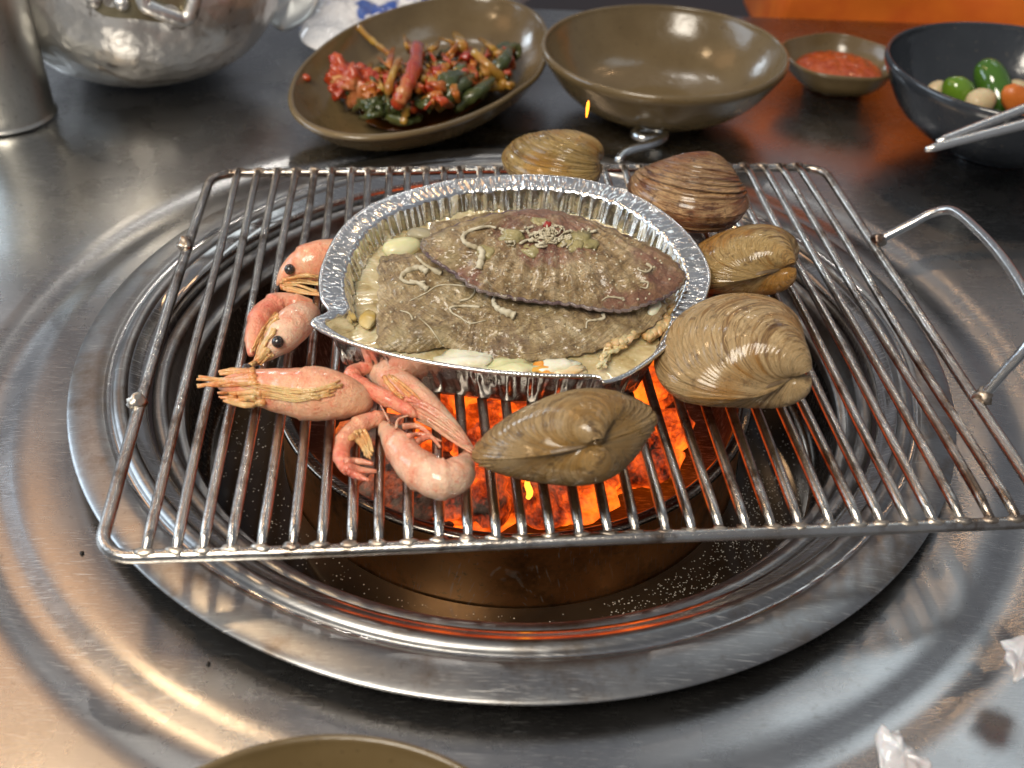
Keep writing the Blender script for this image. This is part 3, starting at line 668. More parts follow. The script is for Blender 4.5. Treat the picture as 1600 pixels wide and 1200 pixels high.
# ------------------------------------------------------------------ clams
def clam_obj(label, px, py, L, X, Y, mt, skew=0.18, k=1.15, aspect=0.82, zmin=4.37, twist=0.0, seed=0, ridge=0.045):
    X = Vector(X).normalized(); Y = Vector(Y); Y = (Y - X * Y.dot(X)).normalized(); Z = X.cross(Y)
    rot = Matrix((X, Y, Z)).transposed()
    H = L * aspect
    def aperture(th):
        x = math.cos(th) * L / 2; y = math.sin(th)
        x2 = x - (0.06 * L * y); yy = (y * H / 2 - H / 2)
        # the dorsal side is pinched towards the hinge
        pin = 1 - 0.28 * max(0, y) ** 2
        return x2 * pin, yy + 0.04 * H
    NTH, NPH = 96, 150; phmax = 2.5
    def valve(sgn):
        V, F, UV = [], [], []
        for j in range(NPH + 1):
            ph_ = phmax * (j / NPH) ** 1.15
            s = math.exp(-k * ph_)
            dist = -math.log(s)
            rd = 1 + ridge * s * (math.sin(dist * 95 + seed) * .35 + noise.noise(Vector((dist * 34, seed, 0))) + .6 * noise.noise(Vector((dist * 75, seed, 3)))) * min(1, ph_ * 8)
            for i in range(NTH):
                th = 2 * math.pi * i / NTH; x, y = aperture(th)
                wv = 1 + 0.012 * noise.noise(Vector((math.cos(th) * 2 + seed, math.sin(th) * 2, ph_ * 1.5)))
                x *= s * rd * wv; y *= s * rd * wv
                x += skew * L * (1 - s) ** 1.8
                yz = Vector((y * math.cos(ph_), -y * math.sin(ph_)))
                zz = max(0.0, yz[1]); zm = 0.36 * H; ee = 0.66 + 0.34 * min(1.0, ph_ / 1.1) ** 2; zz = zm * (zz / zm) ** ee
                V.append(Vector((x, yz[0], sgn * (zz + 0.012))))
                UV.append((math.cos(th) * 1.3 + 2, s * 1.0 + .08 * math.sin(th * 1.0)))
        for j in range(NPH):
            for i in range(NTH):
                f = (j * NTH + i, j * NTH + (i + 1) % NTH, (j + 1) * NTH + (i + 1) % NTH, (j + 1) * NTH + i)
                F.append(f if sgn > 0 else f[::-1])
        F.append(tuple(range(NPH * NTH, NPH * NTH + NTH)))
        return V, F, UV
    v1, v2 = valve(1), valve(-1)
    cen = Vector((0.0, -H * 0.5, 0))
    allv = [rot @ (v - cen) for v in v1[0] + v2[0]]
    mz = min(v.z for v in allv)
    # slide along the pixel's ray until the lowest point touches the bars
    c = at(px, py, zmin - mz)
    t = thing('clam', label, 'clam', c, 'clams grilling on the grate')
    for VV in (v1, v2):
        mesh('valve', [rot @ (v - cen) for v in VV[0]], VV[1], mt, t, uv=VV[2], local=True)
    lg = [rot @ (Vector((skew * L * .55 - L * 0.26 * q / 8, 0.0 - .05 * (q / 8) ** 2 * H, 0)) - cen) for q in range(9)]
    mesh('hinge', *tube(lg, [.03 + .13 * math.sin(math.pi * (q + .5) / 9) for q in range(9)], 8), M_lig, t, local=True)
    return t
def ax(r=0, u=0, b=0): return CR * r + CU * u + CB * b
clam_obj('grey-brown clam lying hinge forward in front of the foil tray', 882, 681, 7.6, ax(1, .20, .0), ax(.0, -.14, 1), M_clam[4], .15, 1.00, .76, seed=1)
clam_obj('largest tan clam on the right of the tray', 1136, 545, 7.3, ax(.83, .36, -.25), ax(.32, -.55, .80), M_clam[3], .22, .92, .92, seed=2)
clam_obj('amber-yellow clam gaping to the right, above the largest clam', 1150, 407, 6.8, ax(1, .30, -.2), ax(.3, -.35, .9), M_clam[2], .25, 1.02, .80, seed=3)
clam_obj('brown clam with raised pale bands at the back right of the tray', 1073, 305, 6.9, ax(1, -.25, .3), ax(.30, .45, -.75), M_clam[1], 0.12, .95, .90, seed=4, ridge=.07)
clam_obj('olive-yellow clam tucked behind the far rim of the tray', 858, 256, 7.3, ax(.6, -.5, .8), ax(.75, .25, -.5), M_clam[0], 0.10, 1.0, .80, seed=5)

# ------------------------------------------------------------------ shrimps
def body(name, px, mt, parent, zc=None, seg=0, segamp=.05, n=20, m=6, seed=0, lift=4.45):
    """px: (x, y, radius_px); rests on the bars"""
    Q = crom(px, m); P = []; RR = []
    for x, y, r in Q:
        z = lift + max(.05, r / 33.0) * .9 if zc is None else zc
        p = at(x, y, z); P.append(p); RR.append(max(0.03, r / pxs(p)))
    N = len(P)
    def mod(i, k, t, an):
        q = 1 + 0.05 * noise.noise(Vector((i * .25, math.cos(an) * 1.5 + seed, math.sin(an) * 1.5)))
        if seg: q *= 1 + segamp * (((t * seg) % 1.0) ** 2 - .5)
        return q
    VF = tube(P, RR, n, mod=mod)
    # round the blunt ends
    mesh(name, VF[0], VF[1], mt, parent); return VF
def strands(name, sets, mt, parent, bv, r0=.07, n=1, spread=4, seed=0, z=6.0, lift=.05, kind=None):
    rr = random.Random(seed); P = []
    for st in sets:
        for k in range(n):
            pp = [(x + rr.uniform(-spread, spread), y + rr.uniform(-spread, spread)) for x, y in st]
            pts_ = [hit(bv, q[0], q[1], lift + rr.uniform(0, .08), z) for q in crom(pp, 4)]
            N = len(pts_); rb = r0 * rr.uniform(.7, 1.3)
            P.append(tube(pts_, [rb * (1 - .75 * i / N) + .012 for i in range(N)], 6))
    for v, f in P: mesh(name, v, f, mt, parent)
def eye(px, py, bv, parent, r=.27, z=6):
    p = hit(bv, px, py, r * .3, z); st = mesh('eye', *blob(p, r, px, .06, 3), M_eye, parent)
def endcap(VF): return VF
GS = 'shrimps grilling on the grate'
# a: behind, head poking out from the tray
t = thing('shrimp', 'orange shrimp head half hidden by the left rim of the tray, farthest back', 'shrimp', at(480, 415, 4.4), GS)
vf = body('carapace', [(560, 392, 20), (530, 402, 30), (498, 408, 33), (472, 416, 28), (450, 428, 17), (437, 440, 6), (433, 446, 1)], M_shA, t, seed=1, seg=2, segamp=.10, m=10); bv = bvh(vf)
eye(453, 421, bv, t, .28)
strands('leg', [[(438, 446), (465, 448), (500, 458)], [(440, 440), (470, 440), (510, 448)], [(445, 452), (480, 458), (520, 462)], [(450, 436), (480, 432), (510, 436)]], M_leg, t, bv, .08, 4, 4, 2, z=4.9)
# b: curled
t = thing('shrimp', 'curled pink shrimp with a black eye facing down, second from the back', 'shrimp', at(437, 515, 4.4), GS)
vf1 = body('abdomen', [(487, 476, 9), (465, 474, 15), (436, 474, 18), (412, 490, 19), (400, 515, 17), (394, 540, 11), (392, 556, 4)], M_shC, t, seg=5, segamp=.16, seed=2, m=10)
vf = body('carapace', [(492, 488, 8), (480, 492, 22), (462, 504, 29), (440, 528, 26), (420, 548, 16), (404, 562, 8), (396, 572, 2)], M_shB, t, seed=3, lift=4.8); bv = bvh(join([vf, vf1]))
eye(434, 534, bv, t, .28)
strands('leg', [[(424, 500), (408, 530), (398, 564)], [(432, 492), (410, 515), (396, 548)], [(428, 515), (412, 540), (400, 568)], [(418, 545), (408, 560), (392, 572)]], M_leg, t, bv, .075, 4, 4, 3, z=5.5)
strands('antenna_scale', [[(418, 548), (405, 562), (394, 570)], [(425, 552), (412, 565), (405, 570)]], M_leg, t, bv, .11, 2, 3, 4, z=5)
# c: big horizontal head
t = thing('shrimp', 'large shrimp pointing left across the bars with long feelers', 'shrimp', at(450, 612, 4.4), GS)
vf = body('carapace', [(573, 632, 4), (566, 630, 20), (545, 623, 33), (510, 617, 41), (470, 614, 41), (430, 609, 35), (395, 604, 27), (365, 602, 18), (345, 601, 8)], M_shA, t, seed=4, n=36, m=10, seg=2, segamp=.09); bv = bvh(vf)
eye(386, 577, bv, t, .26, 5.4)
strands('antenna_scale', [[(400, 588), (355, 592), (309, 590)], [(400, 596), (350, 600), (310, 602)], [(395, 580), (365, 580), (342, 583)], [(405, 612), (370, 614), (342, 612)], [(400, 622), (370, 624), (345, 622)], [(410, 628), (380, 632), (352, 626)]], M_leg, t, bv, .13, 3, 3, 5, z=5.3)
strands('leg', [[(530, 600), (470, 612), (400, 600)], [(520, 612), (460, 622), (390, 612)], [(505, 620), (440, 618), (380, 606)]], M_leg, t, bv, .06, 5, 6, 6, lift=.02, z=5.5)
# d: pink one by the tray
t = thing('shrimp', 'pink shrimp with a bent tail and long snout touching the front clam', 'shrimp', at(645, 635, 4.4), GS)
vf = body('carapace', [(570, 577, 6), (590, 584, 16), (622, 602, 25), (655, 627, 25), (690, 655, 17), (720, 682, 9), (742, 703, 1)], M_shB, t, seed=5); bv = bvh(vf)
vf2 = body('abdomen', [(586, 576, 5), (570, 576, 10), (553, 581, 13), (552, 594, 14), (570, 606, 14), (600, 621, 13), (628, 636, 11), (645, 646, 8), (652, 650, 3)], M_shC, t, seg=6, segamp=.18, seed=6, lift=5.0, m=10)
strands('leg', [[(600, 592), (615, 610), (628, 624)], [(610, 590), (640, 615), (670, 640)]], M_leg, t, bv, .08, 3, 4, 7, z=5.5)
strands('antenna_scale', [[(640, 640), (680, 662), (735, 700)], [(650, 632), (690, 655), (738, 696)], [(655, 650), (700, 680), (738, 704)], [(640, 622), (680, 640), (715, 672)]], M_shC, t, bv, .085, 4, 4, 8, z=5.0)
# e/f: pale curled one in front
t = thing('shrimp', 'pale plump shrimp in front with its thin tail curled beside it', 'shrimp', at(665, 725, 4.4), GS)
vf = body('carapace', [(598, 660, 5), (604, 672, 13), (622, 696, 24), (648, 728, 30), (680, 747, 33), (706, 746, 31), (722, 732, 22), (727, 715, 10), (726, 706, 3)], M_shB, t, seg=7, segamp=.11, seed=7, n=32, m=10); bv = bvh(vf)
vf3 = body('abdomen', [(606, 650, 6), (590, 654, 13), (566, 662, 15), (544, 680, 15), (534, 704, 14), (536, 724, 12), (548, 738, 8), (556, 746, 4)], M_shC, t, seg=6, segamp=.18, seed=8, m=10); bv3 = bvh(vf3)
strands('leg', [[(556, 676), (568, 690), (578, 715)], [(550, 684), (566, 692), (572, 708)], [(565, 672), (576, 690), (580, 708)]], M_leg, t, bv3, .11, 3, 4, 9, z=4.9)
strands('tail_fan', [[(540, 722), (562, 722), (582, 724)], [(540, 730), (565, 735), (588, 738)], [(544, 736), (562, 745), (576, 750)]], M_shC, t, bv3, .18, 2, 2, 10, z=4.8)
strands('antenna', [[(610, 664), (603, 650), (594, 632)], [(618, 668), (622, 655), (640, 650)]], M_shB, t, bv, .06, 1, 1, 11, z=6)
strands('leg', [[(650, 690), (672, 684), (690, 700)], [(640, 680), (662, 678), (690, 690)], [(630, 668), (655, 668), (680, 690)]], M_shC, t, bv, .12, 1, 2, 12, z=5.2)

# ------------------------------------------------------------------ dishes
def dish(name, label, cat, cen, outline, rimz, prof, mt, rim_r=.28, n=160):
    """outline: function(angle)->radius; prof: list of (scale, z) from rim inwards, inside then outside"""
    t = thing(name, label, cat, (cen[0], cen[1], 0))
    def shellrow(s, z): return [(cen[0] + outline(2 * math.pi * k / n) * s * math.cos(2 * math.pi * k / n), cen[1] + outline(2 * math.pi * k / n) * s * math.sin(2 * math.pi * k / n), z + (wz(k) if z > rimz * .8 else 0)) for k in range(n)]
    wz = lambda k: 0.0
    V = []; 
    for s, z in prof: V += shellrow(s, z)
    F = [(j * n + k, j * n + (k + 1) % n, (j + 1) * n + (k + 1) % n, (j + 1) * n + k) for j in range(len(prof) - 1) for k in range(n)]
    mesh('bowl_body', V, F, mt, t)
    return t
def bowlprof(h, base=.45, th=.03):
    inner = [(0.001, .55), (base * .6, .56), (base, .7), (base + (1 - base) * .45, h * .28), (base + (1 - base) * .75, h * .58), (.955, h * .9), (.975, h * 1.0)]
    outer = [(1.0, h * 1.0), (1.008, h * .93), (.97, h * .8), (base + (1 - base) * .70, h * .42), (base + (1 - base) * .35, h * .16), (base * 1.02, .25), (base * .98, 0.03), (0.001, .03)]
    return crom(inner + outer, 4)
# kimchi dish (oval)
def outline_fn(px, z):
    P = [at(x, y, z) for x, y in px]; cc0 = Vector(((min(p.x for p in P) + max(p.x for p in P)) / 2, (min(p.y for p in P) + max(p.y for p in P)) / 2, 0))
    D = sorted((math.atan2(p.y - cc0.y, p.x - cc0.x), math.hypot(p.x - cc0.x, p.y - cc0.y)) for p in P)
    D = [(a - 2 * math.pi, r) for a, r in D] + D + [(a + 2 * math.pi, r) for a, r in D]
    def raw(a):
        a = math.atan2(math.sin(a), math.cos(a))
        for (a0, r0), (a1, r1) in zip(D, D[1:]):
            if a0 <= a <= a1:
                t = (a - a0) / max(1e-6, a1 - a0); return r0 + (r1 - r0) * t
    def f(a): return sum(raw(a + q * .09) * w_ for q, w_ in ((-2, .1), (-1, .22), (0, .36), (1, .22), (2, .1)))
    return cc0, f
c = (at(455, 150, 3.6) + at(848, 62, 3.6)) / 2; ax1 = (at(848, 62, 3.6) - at(455, 150, 3.6)); A = ax1.length / 2; an0 = math.atan2(ax1.y, ax1.x)
pf = at(590, 222, 3.2); n_ = Vector((-math.sin(an0), math.cos(an0), 0)); B = abs((pf - c).dot(n_)) * 1.03
c, ov = outline_fn([(556, 38), (610, 16), (656, 2), (720, -8), (790, -4), (837, 17), (853, 47), (850, 94), (806, 140), (760, 168), (712, 188), (650, 205), (587, 214), (540, 213), (494, 203), (470, 190), (454, 168), (456, 134), (470, 105), (494, 81), (524, 57)], 3.6)
print('OVAL', c, A, B)
dish('oval_dish', 'oval olive-brown glazed dish holding kimchi', 'dish', c, ov, 3.6, bowlprof(3.6, .5), M_olive)
# round bowl
cl, crr, cf = at(848, 62, 5), at(1232, 85, 5), at(1040, 152, 5)
RB = (crr - cl).length / 2 * 1.0; cc = Vector(((cl.x + crr.x) / 2, cf.y + RB, 0)); print('RB', RB, cc)
dish('round_bowl', 'empty round olive-brown glazed bowl behind the grate', 'bowl', cc, lambda a: RB * (1 + .008 * math.sin(2 * a)), 5, bowlprof(5, .40), M_olive)
# sauce dish with wavy rim
s1, s2 = at(1212, 55, 2.6), at(1392, 70, 2.6); sf = at(1310, 121, 2.6); RS = (s2 - s1).length / 2 * 1.0; sc0 = Vector(((s1.x + s2.x) / 2, sf.y + RS, 0)); print('RS', RS, sc0)
dish('sauce_dish', 'small olive dish with wavy rim full of orange chilli paste', 'dish', sc0, lambda a: RS * (1 + .035 * math.sin(5 * a + .6)), 2.6, bowlprof(2.6, .5), M_olive)
M_paste = simple('chilli_paste', (0.50, 0.09, 0.012), .22, (0.36, 0.045, 0.008), 130, .002, 160, Coat_Weight=.5)
Vp, Fp, _ = inflate([sc0 + Vector((RS * .74 * math.cos(k * .0982), RS * .74 * math.sin(k * .0982), 1.35)) for k in range(64)], sc0 + Vector((0, 0, 1.35)), (0, 0, 1), .75, .3, 20,
                   det=lambda p, a, d, r: (.16 * nz(p, 1.5) + .12 * nz(p, 4)) * min(1, (1 - r) * 4))
tag(mesh('chilli_paste', Vp, Fp, M_paste, origin=(sc0.x, sc0.y, 1.3)), 'orange-red chilli paste heaped in the small wavy dish', 'sauce')
# black bowl
cl, ct_, cf = at(1378, 72, 6), at(1500, 22, 6), at(1540, 182, 6)
RK = 9.0
KC = Vector((cl.x + RK * .99, cf.y + RK * .97, 0)); print('KC', KC, cf, ct_)
dish('black_bowl', 'dark slate glazed bowl of chillies and garlic at the right edge', 'bowl', KC, lambda a: RK * (1 + .012 * math.sin(3 * a)), 6, bowlprof(6, .42), M_black)
M_chil = simple('green_chilli', (0.07, 0.17, 0.012), .12, (0.13, 0.25, 0.02), 25, .0003, 60, Coat_Weight=.8)
M_chil2 = simple('dark_green_chilli', (0.03, 0.09, 0.01), .12, (0.06, 0.15, 0.015), 25, .0003, 60, Coat_Weight=.8)
M_gar = simple('raw_garlic', (0.68, 0.56, 0.36), .35, (0.60, 0.47, 0.27), 60, .0003, 100, Subsurface_Weight=.3, Subsurface_Scale=.004)
M_car = simple('carrot', (0.62, 0.17, 0.03), .35, (0.55, 0.13, 0.02), 60, .0003, 200)
def pod(label, P, r, mt):
    P = [at(*q) for q in crom(P, 6)]; N = len(P)
    tag(mesh('green_chilli', *tube(P, [r * min(1, math.sin(math.pi * min(1, (i + .35) / N * 1.0)) ** .45 + .02) for i in range(N)], 18), mt, origin=P[0]), label, 'chilli')
pod('short light green chilli piece in the black bowl', [(1494, 120, 4.2), (1494, 135, 3.6), (1500, 152, 2.8), (1508, 168, 2.0)], 1.15, M_chil)
pod('long dark green chilli piece leaning at the back of the black bowl', [(1535, 98, 4.4), (1543, 112, 4.0), (1553, 135, 3.2), (1562, 160, 2.4), (1570, 180, 1.8)], 1.25, M_chil2)
pod('dark green chilli lying behind the garlic in the black bowl', [(1560, 120, 2.4), (1566, 140, 2.2), (1568, 160, 1.8)], 0.9, M_chil2)
for x, y, z, r_, lab in ((1532, 158, 3.2, 1.05, 'large peeled garlic clove in front of the chillies'), (1465, 142, 2.8, .8, 'garlic clove at the left wall of the black bowl'), (1586, 144, 2.6, 1.0, 'garlic clove at the right edge beside the carrot')):
    lumpo('garlic_clove', lab, 'garlic', x, y, z, r_, M_gar, (1.15, .9, .95), .4, x, .12)
cq = at(1596, 165, 3.2)
V, F = join([blob((0, 0, 0), 1.5, 2, .06, 2, .6, (1.5, .45, .7), Matrix.Rotation(.7, 3, 'Y'))])
o = tag(mesh('carrot_stick', V, F, M_car, local=True), 'orange carrot slice in the black bowl at the frame edge', 'carrot'); o.location = cq * SC

# kimchi: pieces heaped in the oval dish
M_k = {'red': simple('kimchi_red', (0.32, 0.018, 0.006), .22, (0.46, 0.07, 0.015), 70, .0015, 180, Coat_Weight=.6),
       'orange': simple('kimchi_orange', (0.48, 0.17, 0.02), .2, (0.36, 0.06, 0.01), 80, .0012, 180, Coat_Weight=.6),
       'stem': simple('kimchi_stem', (0.42, 0.25, 0.04), .2, (0.33, 0.12, 0.02), 60, .001, 150, Coat_Weight=.6),
       'leaf': simple('kimchi_leaf', (0.035, 0.05, 0.015), .25, (0.09, 0.10, 0.03), 50, .0015, 150, Coat_Weight=.5),
       'pale': simple('kimchi_pale', (0.52, 0.25, 0.09), .25, (0.42, 0.05, 0.012), 40, .0012, 150, Coat_Weight=.5)}
km = thing('kimchi', 'heap of red and green leafy kimchi in the oval dish', 'kimchi', c + Vector((0, 0, 1)))
def strip(kind, name, P, r, flat=1.0):
    Q = [at(*q) for q in crom(P, 5)]; N = len(Q)
    VF = tube(Q, [r * (.75 + .35 * noise.noise(Vector((i * .6, P[0][0], 0)))) * (1 if 0 < i < N - 1 else .4) for i in range(N)], 10, mod=lambda i, k, t, a: 1 + .25 * noise.noise(Vector((i * .7, math.cos(a) * 1.4, math.sin(a) * 1.4 + P[0][1]))))
    mesh(name, *VF, M_k[kind], km)
rnd = random.Random(21)
def kx(cx, cy, w_, h_): return rnd.gauss(cx, w_), rnd.gauss(cy, h_)
def ribbon(kind, name, P, w_, th):
    Q = [at(*q) for q in crom(P, 6)]; N = len(Q); tw = rnd.uniform(0, 6.28)
    VF = tube(Q, [w_ * (.55 + .5 * math.sin(math.pi * (i + .5) / N) + .25 * noise.noise(Vector((i * .8, P[0][0], 0)))) for i in range(N)], 12,
              mod=lambda i, k, t, a: math.hypot(math.cos(a), math.sin(a) * th) * (1 + .45 * noise.noise(Vector((i * .9, math.cos(a + tw) * 2, math.sin(a + tw) * 2 + P[0][1])))))
    mesh(name, *VF, M_k[kind], km)
def heap(x): return max(0.0, 1 - abs(x - 680) / 150)
for i in range(100):       # leafy base
    x, y = kx(672, 140, 62, 24); y -= (x - 660) * .20; a = rnd.uniform(-1.2, .9); L = rnd.uniform(9, 28)
    x = min(790, max(535, x)); y = min(176 - (x - 600) * .24, max(84, y)); zz = 1.5 + 1.3 * heap(x)
    ribbon('leaf' if rnd.random() < .7 else rnd.choice(('stem', 'red')), 'leaf', [(x - L * math.cos(a), y - L * math.sin(a) * .6, zz - .3), (x + rnd.uniform(-4, 4), y + rnd.uniform(-6, 6), zz + .6 + rnd.random() * .5), (x + L * math.cos(a), y + L * math.sin(a) * .6, zz - .2)], rnd.uniform(.30, .62), .3)
for i in range(110):
    x, y = kx(690, 112, 62, 21); y -= (x - 690) * .17; a = rnd.choice((1.2, 1.5, .9, -.8, .4, 2.2)) + rnd.uniform(-.4, .4); L = rnd.uniform(8, 27)
    x = min(795, max(545, x)); y = min(160, max(68, y)); zz = 2.4 + 1.6 * heap(x)
    (ribbon if rnd.random() < .55 else (lambda k_, n_, P_, r_, f_: strip(k_, n_, P_, r_ * .55)))(rnd.choice(('red', 'orange', 'stem', 'stem', 'orange', 'red', 'leaf', 'stem')), 'stem', [(x - L * math.cos(a), y - L * math.sin(a), zz - .3), (x + rnd.uniform(-4, 4), y + rnd.uniform(-3, 3), zz + .5 + rnd.random() * .4), (x + L * math.cos(a), y + L * math.sin(a), zz - .4)], rnd.uniform(.2, .42), .4)
for P_, w__ in (([(690, 168, 2.6), (705, 150, 3.6), (725, 135, 3.6), (740, 128, 2.8)], 1.0), ([(715, 170, 2.2), (738, 148, 3.4), (765, 130, 3.2)], .95), ([(765, 120, 2.8), (782, 98, 3.8), (790, 82, 3.2)], .85), ([(600, 178, 2.0), (628, 186, 2.3), (655, 180, 2.0)], .7),
                ([(690, 140, 4.2), (700, 125, 4.6), (722, 115, 4.4)], .8), ([(560, 155, 2.0), (585, 168, 2.6), (612, 172, 2.0)], .7), ([(770, 85, 3.2), (800, 72, 2.8), (808, 92, 2.0)], .7)): ribbon('leaf', 'leaf', P_, w__, .22)
strip('red', 'cabbage_rib', [(652, 72, 5.0), (650, 95, 5.2), (640, 125, 5.0), (628, 150, 4.4), (620, 166, 3.6)], .72)
strip('pale', 'cabbage_rib', [(640, 120, 5.1), (632, 140, 4.8), (624, 162, 4.0)], .62)
strip('stem', 'stem', [(560, 42, 3.6), (575, 58, 3.4), (592, 72, 3.2), (612, 88, 3.2)], .34)
strip('stem', 'stem', [(625, 90, 4.6), (612, 120, 4.6), (605, 150, 3.6)], .38)
strip('stem', 'stem', [(636, 165, 3.6), (633, 180, 2.8), (630, 195, 2.2)], .36)
strip('stem', 'stem', [(740, 80, 4.6), (760, 100, 4.4), (790, 125, 3.0)], .45)
for x, y, r_, kd in ((538, 122, 1.25, 'red'), (548, 134, 1.0, 'pale'), (572, 128, .8, 'red'), (582, 148, .7, 'orange'), (528, 140, .6, 'red'), (715, 75, .6, 'orange')):
    mesh('cabbage_rib', *blob(at(x, y, 3.0), r_, x, .8, 4, 1.6), M_k[kd], km)
mesh('leaf', *blob(at(478, 122, 3.0), .35, 4, .4, 2), M_k['red'], km)
Vp, Fp, _ = inflate([Vector((c.x, c.y, 0)) + Vector((ov(k * .0982) * .52 * math.cos(k * .0982), ov(k * .0982) * .52 * math.sin(k * .0982), .9)) for k in range(64)], Vector((c.x, c.y, .95)), (0, 0, 1), .1, .1, 6)
mesh('kimchi_juice', Vp, Fp, simple('red_juice', (0.16, 0.04, 0.008), .08, (0.22, 0.08, 0.01), 40), km)

# ------------------------------------------------------------------ kettle, cup, hook, chopsticks
M_alu = None
b = MB('dented_aluminium'); v = b.vec(); k = b.noise(v, 16, 5, .6)
col = b.mix(b.ramp(k, [(0.4, 0), (0.6, 1)]), (0.88, 0.87, 0.85), (0.68, 0.66, 0.63))
col = b.mix(b.ramp(b.noise(v, 34, 5, .7, .8), [(0.57, 0), (0.64, .8)]), col, (0.22, 0.19, 0.16))
b.set(Base_Color=col, Metallic=1.0, Roughness=b.ramp(k, [(0.3, .30), (0.7, .50)])); n1 = b.bump(b.noise(v, 22, 3, .5), .010, .8); b.bump(b.noise(v, 130, 4, .6), .0009, .7, n1); M_alu = b.m
kc = Vector((-30.3, 38.6, 0))
pot = thing('cooking_pot', 'dented grey aluminium pot with riveted handle bracket at the top left', 'pot', kc)
kp = rprof([(.01, .1), (4.5, .1), (6.5, .5), (8.6, 1.9), (10.3, 4.2), (11.0, 7.0), (11.0, 10), (10.9, 15.0)], 6)
kv = lathe(kp, kc, 160, lambda a, z: 1 + .02 * noise.noise(Vector((math.cos(a) * 3, math.sin(a) * 3, z * .25))) + .012 * noise.noise(Vector((math.cos(a) * 8, math.sin(a) * 8, z * .6))))
mesh('pot_body', *kv, M_alu, pot)
bk = bvh(kv)
mesh('bracket', *tube(crom([tuple(hit(bk, x, y, .5, 12)) for x, y in ((222, -14), (226, 6), (240, 14), (270, 26), (285, 30), (298, 20), (306, -14))], 6), .55, 12), M_alu, pot)
M_stain = simple('scorch_plate', (0.30, 0.26, 0.17), .35, (0.22, 0.19, 0.12), 60, .0005, 120, Metallic=.7)
Vp = [tuple(hit(bk, x, y, .12, 12)) for x, y in [(q[0], q[1]) for q in crom([(130, -30), (140, 5), (165, 25), (215, 30), (262, 36), (305, 30), (322, -30)], 5)]]
cV = hit(bk, 225, -10, .25, 12); mesh('bracket_plate', Vp + [cV], [(i, i + 1, len(Vp)) for i in range(len(Vp) - 1)], M_stain, pot)
for x, y in ((146, 0), (190, 4)): mesh('rivet', *blob(hit(bk, x, y, .1, 12), .55, x, .05, 3), M_alu, pot)
lidp = thing('metal_lid', 'shiny tilted metal lid edge to the right of the pot', 'lid', at(455, 45, 1))
mesh('lid_body', *inflate([at(x, y, z) for x, y, z in crom([(420, 30, 1.5), (440, 48, 1.2), (470, 38, 1.4), (492, 15, 2), (500, -20, 3), (450, -40, 4), (415, -10, 3)], 8, True)], at(455, 5, 2.2), (.1, -.2, 1), .5, .2, 8)[:2], M_cup, lidp)
cc_ = Vector((-38.2, 27.4, 0))
cup = thing('steel_cup', 'brushed stainless steel cup at the upper left edge', 'cup', cc_)
mesh('cup_body', *lathe(rprof([(3.3, 10.8), (3.45, 11.0), (3.6, 10.9), (3.62, 8), (3.6, 3), (3.6, .5), (3.5, .1), (.01, .1)], 4), cc_, 96), M_cup, cup)
hk = crom([tuple(at(*q)) for q in ((966, 252, 1.2), (974, 240, 1.4), (992, 232, 1.5), (1015, 226, 1.5), (1036, 216, 1.4), (1038, 205, 1.2), (1020, 200, 1.2), (998, 203, 1.3), (992, 210, 1.4), (1006, 216, 1.4), (1026, 214, 1.3))], 8)
tag(mesh('wire_hook', *tube(hk, .32, 12), M_handle, origin=at(966, 252, 1.2)), 'curled silver wire hook lying between the grate and the round bowl', 'hook')
M_chop = wire('chopstick_steel', (0.86, 0.84, 0.80), (0.76, 0.74, 0.70), (0.4, 0.36, 0.3), .75, (.24, .34))
for (x0, y0, z0), (x1, y1, z1), lab in (((1446, 234, 5.2), (1720, 163, 7.4), 'front steel chopstick, its tip reaching farther over the table'), ((1464, 222, 5.5), (1720, 124, 7.6), 'rear steel chopstick lying just behind the other over the black bowl')):
    a, b_ = at(x0, y0, z0), at(x1, y1, z1); Q = [a.lerp(b_, i / 20) for i in range(21)]
    tag(mesh('chopstick', *tube(Q, [(.14 if i == 0 else .27) + .006 * i for i in range(21)], 14), M_chop, origin=a), lab, 'chopstick', 'steel chopsticks')
# near bowl at the bottom edge
nb = at(540, 1147, 4.6); RN = 8.0
dish('near_bowl', 'olive-brown bowl rim cut off by the bottom edge', 'bowl', Vector((nb.x, nb.y - RN, 0)), lambda a: RN, 4.6, bowlprof(4.6, .42), M_olive)
# spark
b = MB('spark'); b.set(Base_Color=(0, 0, 0), Emission_Color=(1.0, 0.30, 0.02), Emission_Strength=4.0)
sp_ = at(918, 170, 9)
tag(mesh('ember', *blob(sp_, .15, 1, .3, 2, 1, (.6, .6, 3.6)), b.m, origin=sp_), 'tiny orange ember floating in front of the round bowl', 'ember')

# torn wet scraps at lower right
M_scrap = simple('pale_scrap', (0.62, 0.64, 0.68), .3, (0.50, 0.46, 0.46), 60, .0008, 160, Subsurface_Weight=.2, Subsurface_Scale=.004, Coat_Weight=.4)
def scrap(label, px, z, seed):
    o = [at(x, y, z) for x, y in px]; cen = sum(o, Vector()) / len(o); rr = random.Random(seed)
    Q = []
    for i in range(len(o)):
        a, b2 = o[i], o[(i + 1) % len(o)]
        for j in range(5): Q.append(a.lerp(b2, j / 5) + Vector((0, 0, .5 * noise.noise(Vector((i * .9 + j * .2, seed, 0))))))
    V, F, _ = inflate(Q, cen, (0, -.1, 1), .25, .1, 12, det=lambda p, a, d, r: .45 * nz(p, .9, seed) + .18 * nz(p, 2.6, seed))
    tag(mesh('torn_scrap', V, F, M_scrap, origin=cen), label, 'scrap')
scrap('jagged whitish scrap curled up at the bottom right', [(1366, 1150), (1374, 1138), (1386, 1148), (1404, 1143), (1405, 1156), (1424, 1163), (1432, 1181), (1452, 1184), (1458, 1205), (1450, 1240), (1395, 1250), (1378, 1200)], 1.8, 1)
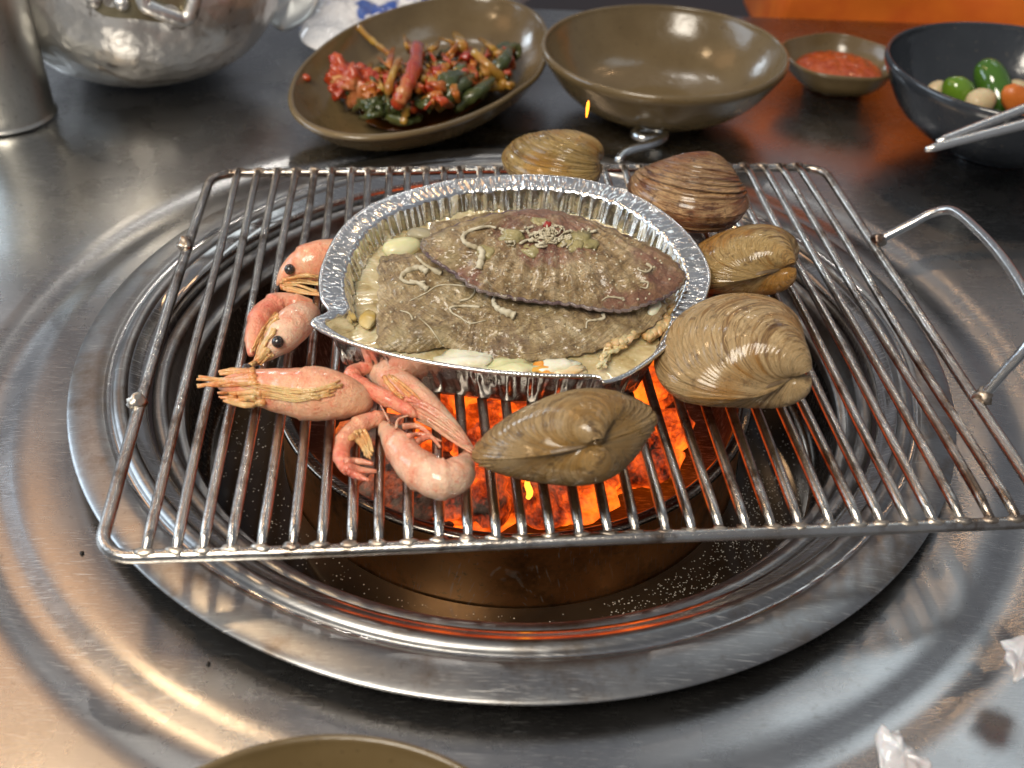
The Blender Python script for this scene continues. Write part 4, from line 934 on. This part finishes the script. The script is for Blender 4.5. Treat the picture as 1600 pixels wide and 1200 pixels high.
scrap('jagged whitish scrap at the right edge above the bottom one', [(1562, 1002), (1585, 996), (1610, 1002), (1640, 1030), (1630, 1070), (1600, 1062), (1588, 1060), (1580, 1044), (1566, 1032), (1572, 1012)], 2.2, 2)
# crumbs and burnt specks on the table
M_crumb = simple('burnt_crumb', (0.02, 0.015, 0.012), .6)
for x, y, lab in ((325, 1038, 'burnt crumb on the steel just below the lower left of the trim ring'), (128, 864, 'tiny burnt crumb on the steel left of the lower left grate corner')):
    tag(mesh('crumb', *blob(at(x, y, .05), .085, x, .6, 2, 1.6), M_crumb, origin=at(x, y, 0)), lab, 'crumb')

# plastic packet, white dish and orange clothing behind
def packmat():
    b = MB('printed_plastic'); v = b.vec()
    k = b.ramp(b.noise(v, 26, 3, .5), [(0.55, 0), (0.58, 1)])
    col = b.mix(k, (0.90, 0.90, 0.92), (0.05, 0.11, 0.42)); b.set(Base_Color=col, Roughness=.15, Coat_Weight=.8)
    b.bump(b.noise(v, 30, 4, .6), .012, .9); return b.m
pk = [at(x, y, z) for x, y, z in crom([(470, 62, 1.0), (520, 80, .8), (580, 45, 1.0), (655, 20, 1.0), (690, -20, 1.2), (600, -50, 1.5), (510, -45, 1.5), (478, 5, 1.2)], 10, True)]
pc = sum(pk, Vector()) / len(pk)
V, F, _ = inflate(pk, pc, (0, -.1, 1), 1.0, .3, 20, det=lambda p, a, d, r: (.6 * nz(p, .45) + .3 * nz(p, 1.3)) * min(1, (1 - r) * 3))
tag(mesh('plastic_packet', V, F, packmat(), origin=pc), 'crumpled white plastic packet with blue print behind the kimchi dish', 'packet')
wc = at(745, -42, 2.5)
dish('white_plate', 'white plate edge showing behind the kimchi dish', 'plate', Vector((wc.x, wc.y, 0)), lambda a: 6.4, 2.5, bowlprof(2.5, .6), simple('white_glaze', (.75, .74, .72), .15))
M_or = simple('orange_fabric', (0.72, 0.16, 0.008), .75, (0.62, 0.11, 0.006), 18, .0006, 500)
V, F = [], []
NX, NZ = 90, 40
for j in range(NZ + 1):
    for i in range(NX + 1):
        x = 25 + 62 * i / NX; z = -6 + 20 * j / NZ
        yy = 58.5 - 3 * math.sin(math.pi * i / NX) - 2.0 * math.sin(j / NZ * 3) + 1.3 * noise.noise(Vector((x * .10 + z * .06, z * .16, 3))) + .8 * math.sin(x * .35 + z * .22)
        V.append((x, yy, z))
for j in range(NZ):
    for i in range(NX): F.append((j * (NX + 1) + i, j * (NX + 1) + i + 1, (j + 1) * (NX + 1) + i + 1, (j + 1) * (NX + 1) + i))
nV = len(V); V += [(x, 76, z) for x, y, z in V]; F += [tuple(q + nV for q in f[::-1]) for f in F]
for i in range(NX): F.append((i, nV + i, nV + i + 1, i + 1)); a = NZ * (NX + 1) + i; F.append((a, a + 1, nV + a + 1, nV + a))
for j in range(NZ): a = j * (NX + 1); F.append((a, a + NX + 1, nV + a + NX + 1, nV + a)); a += NX; F.append((a, nV + a, nV + a + NX + 1, a + NX + 1))
tag(mesh('orange_jacket', V, F, M_or, origin=(50, 65, 0)), 'bright orange folded jacket at the far edge of the table', 'jacket')
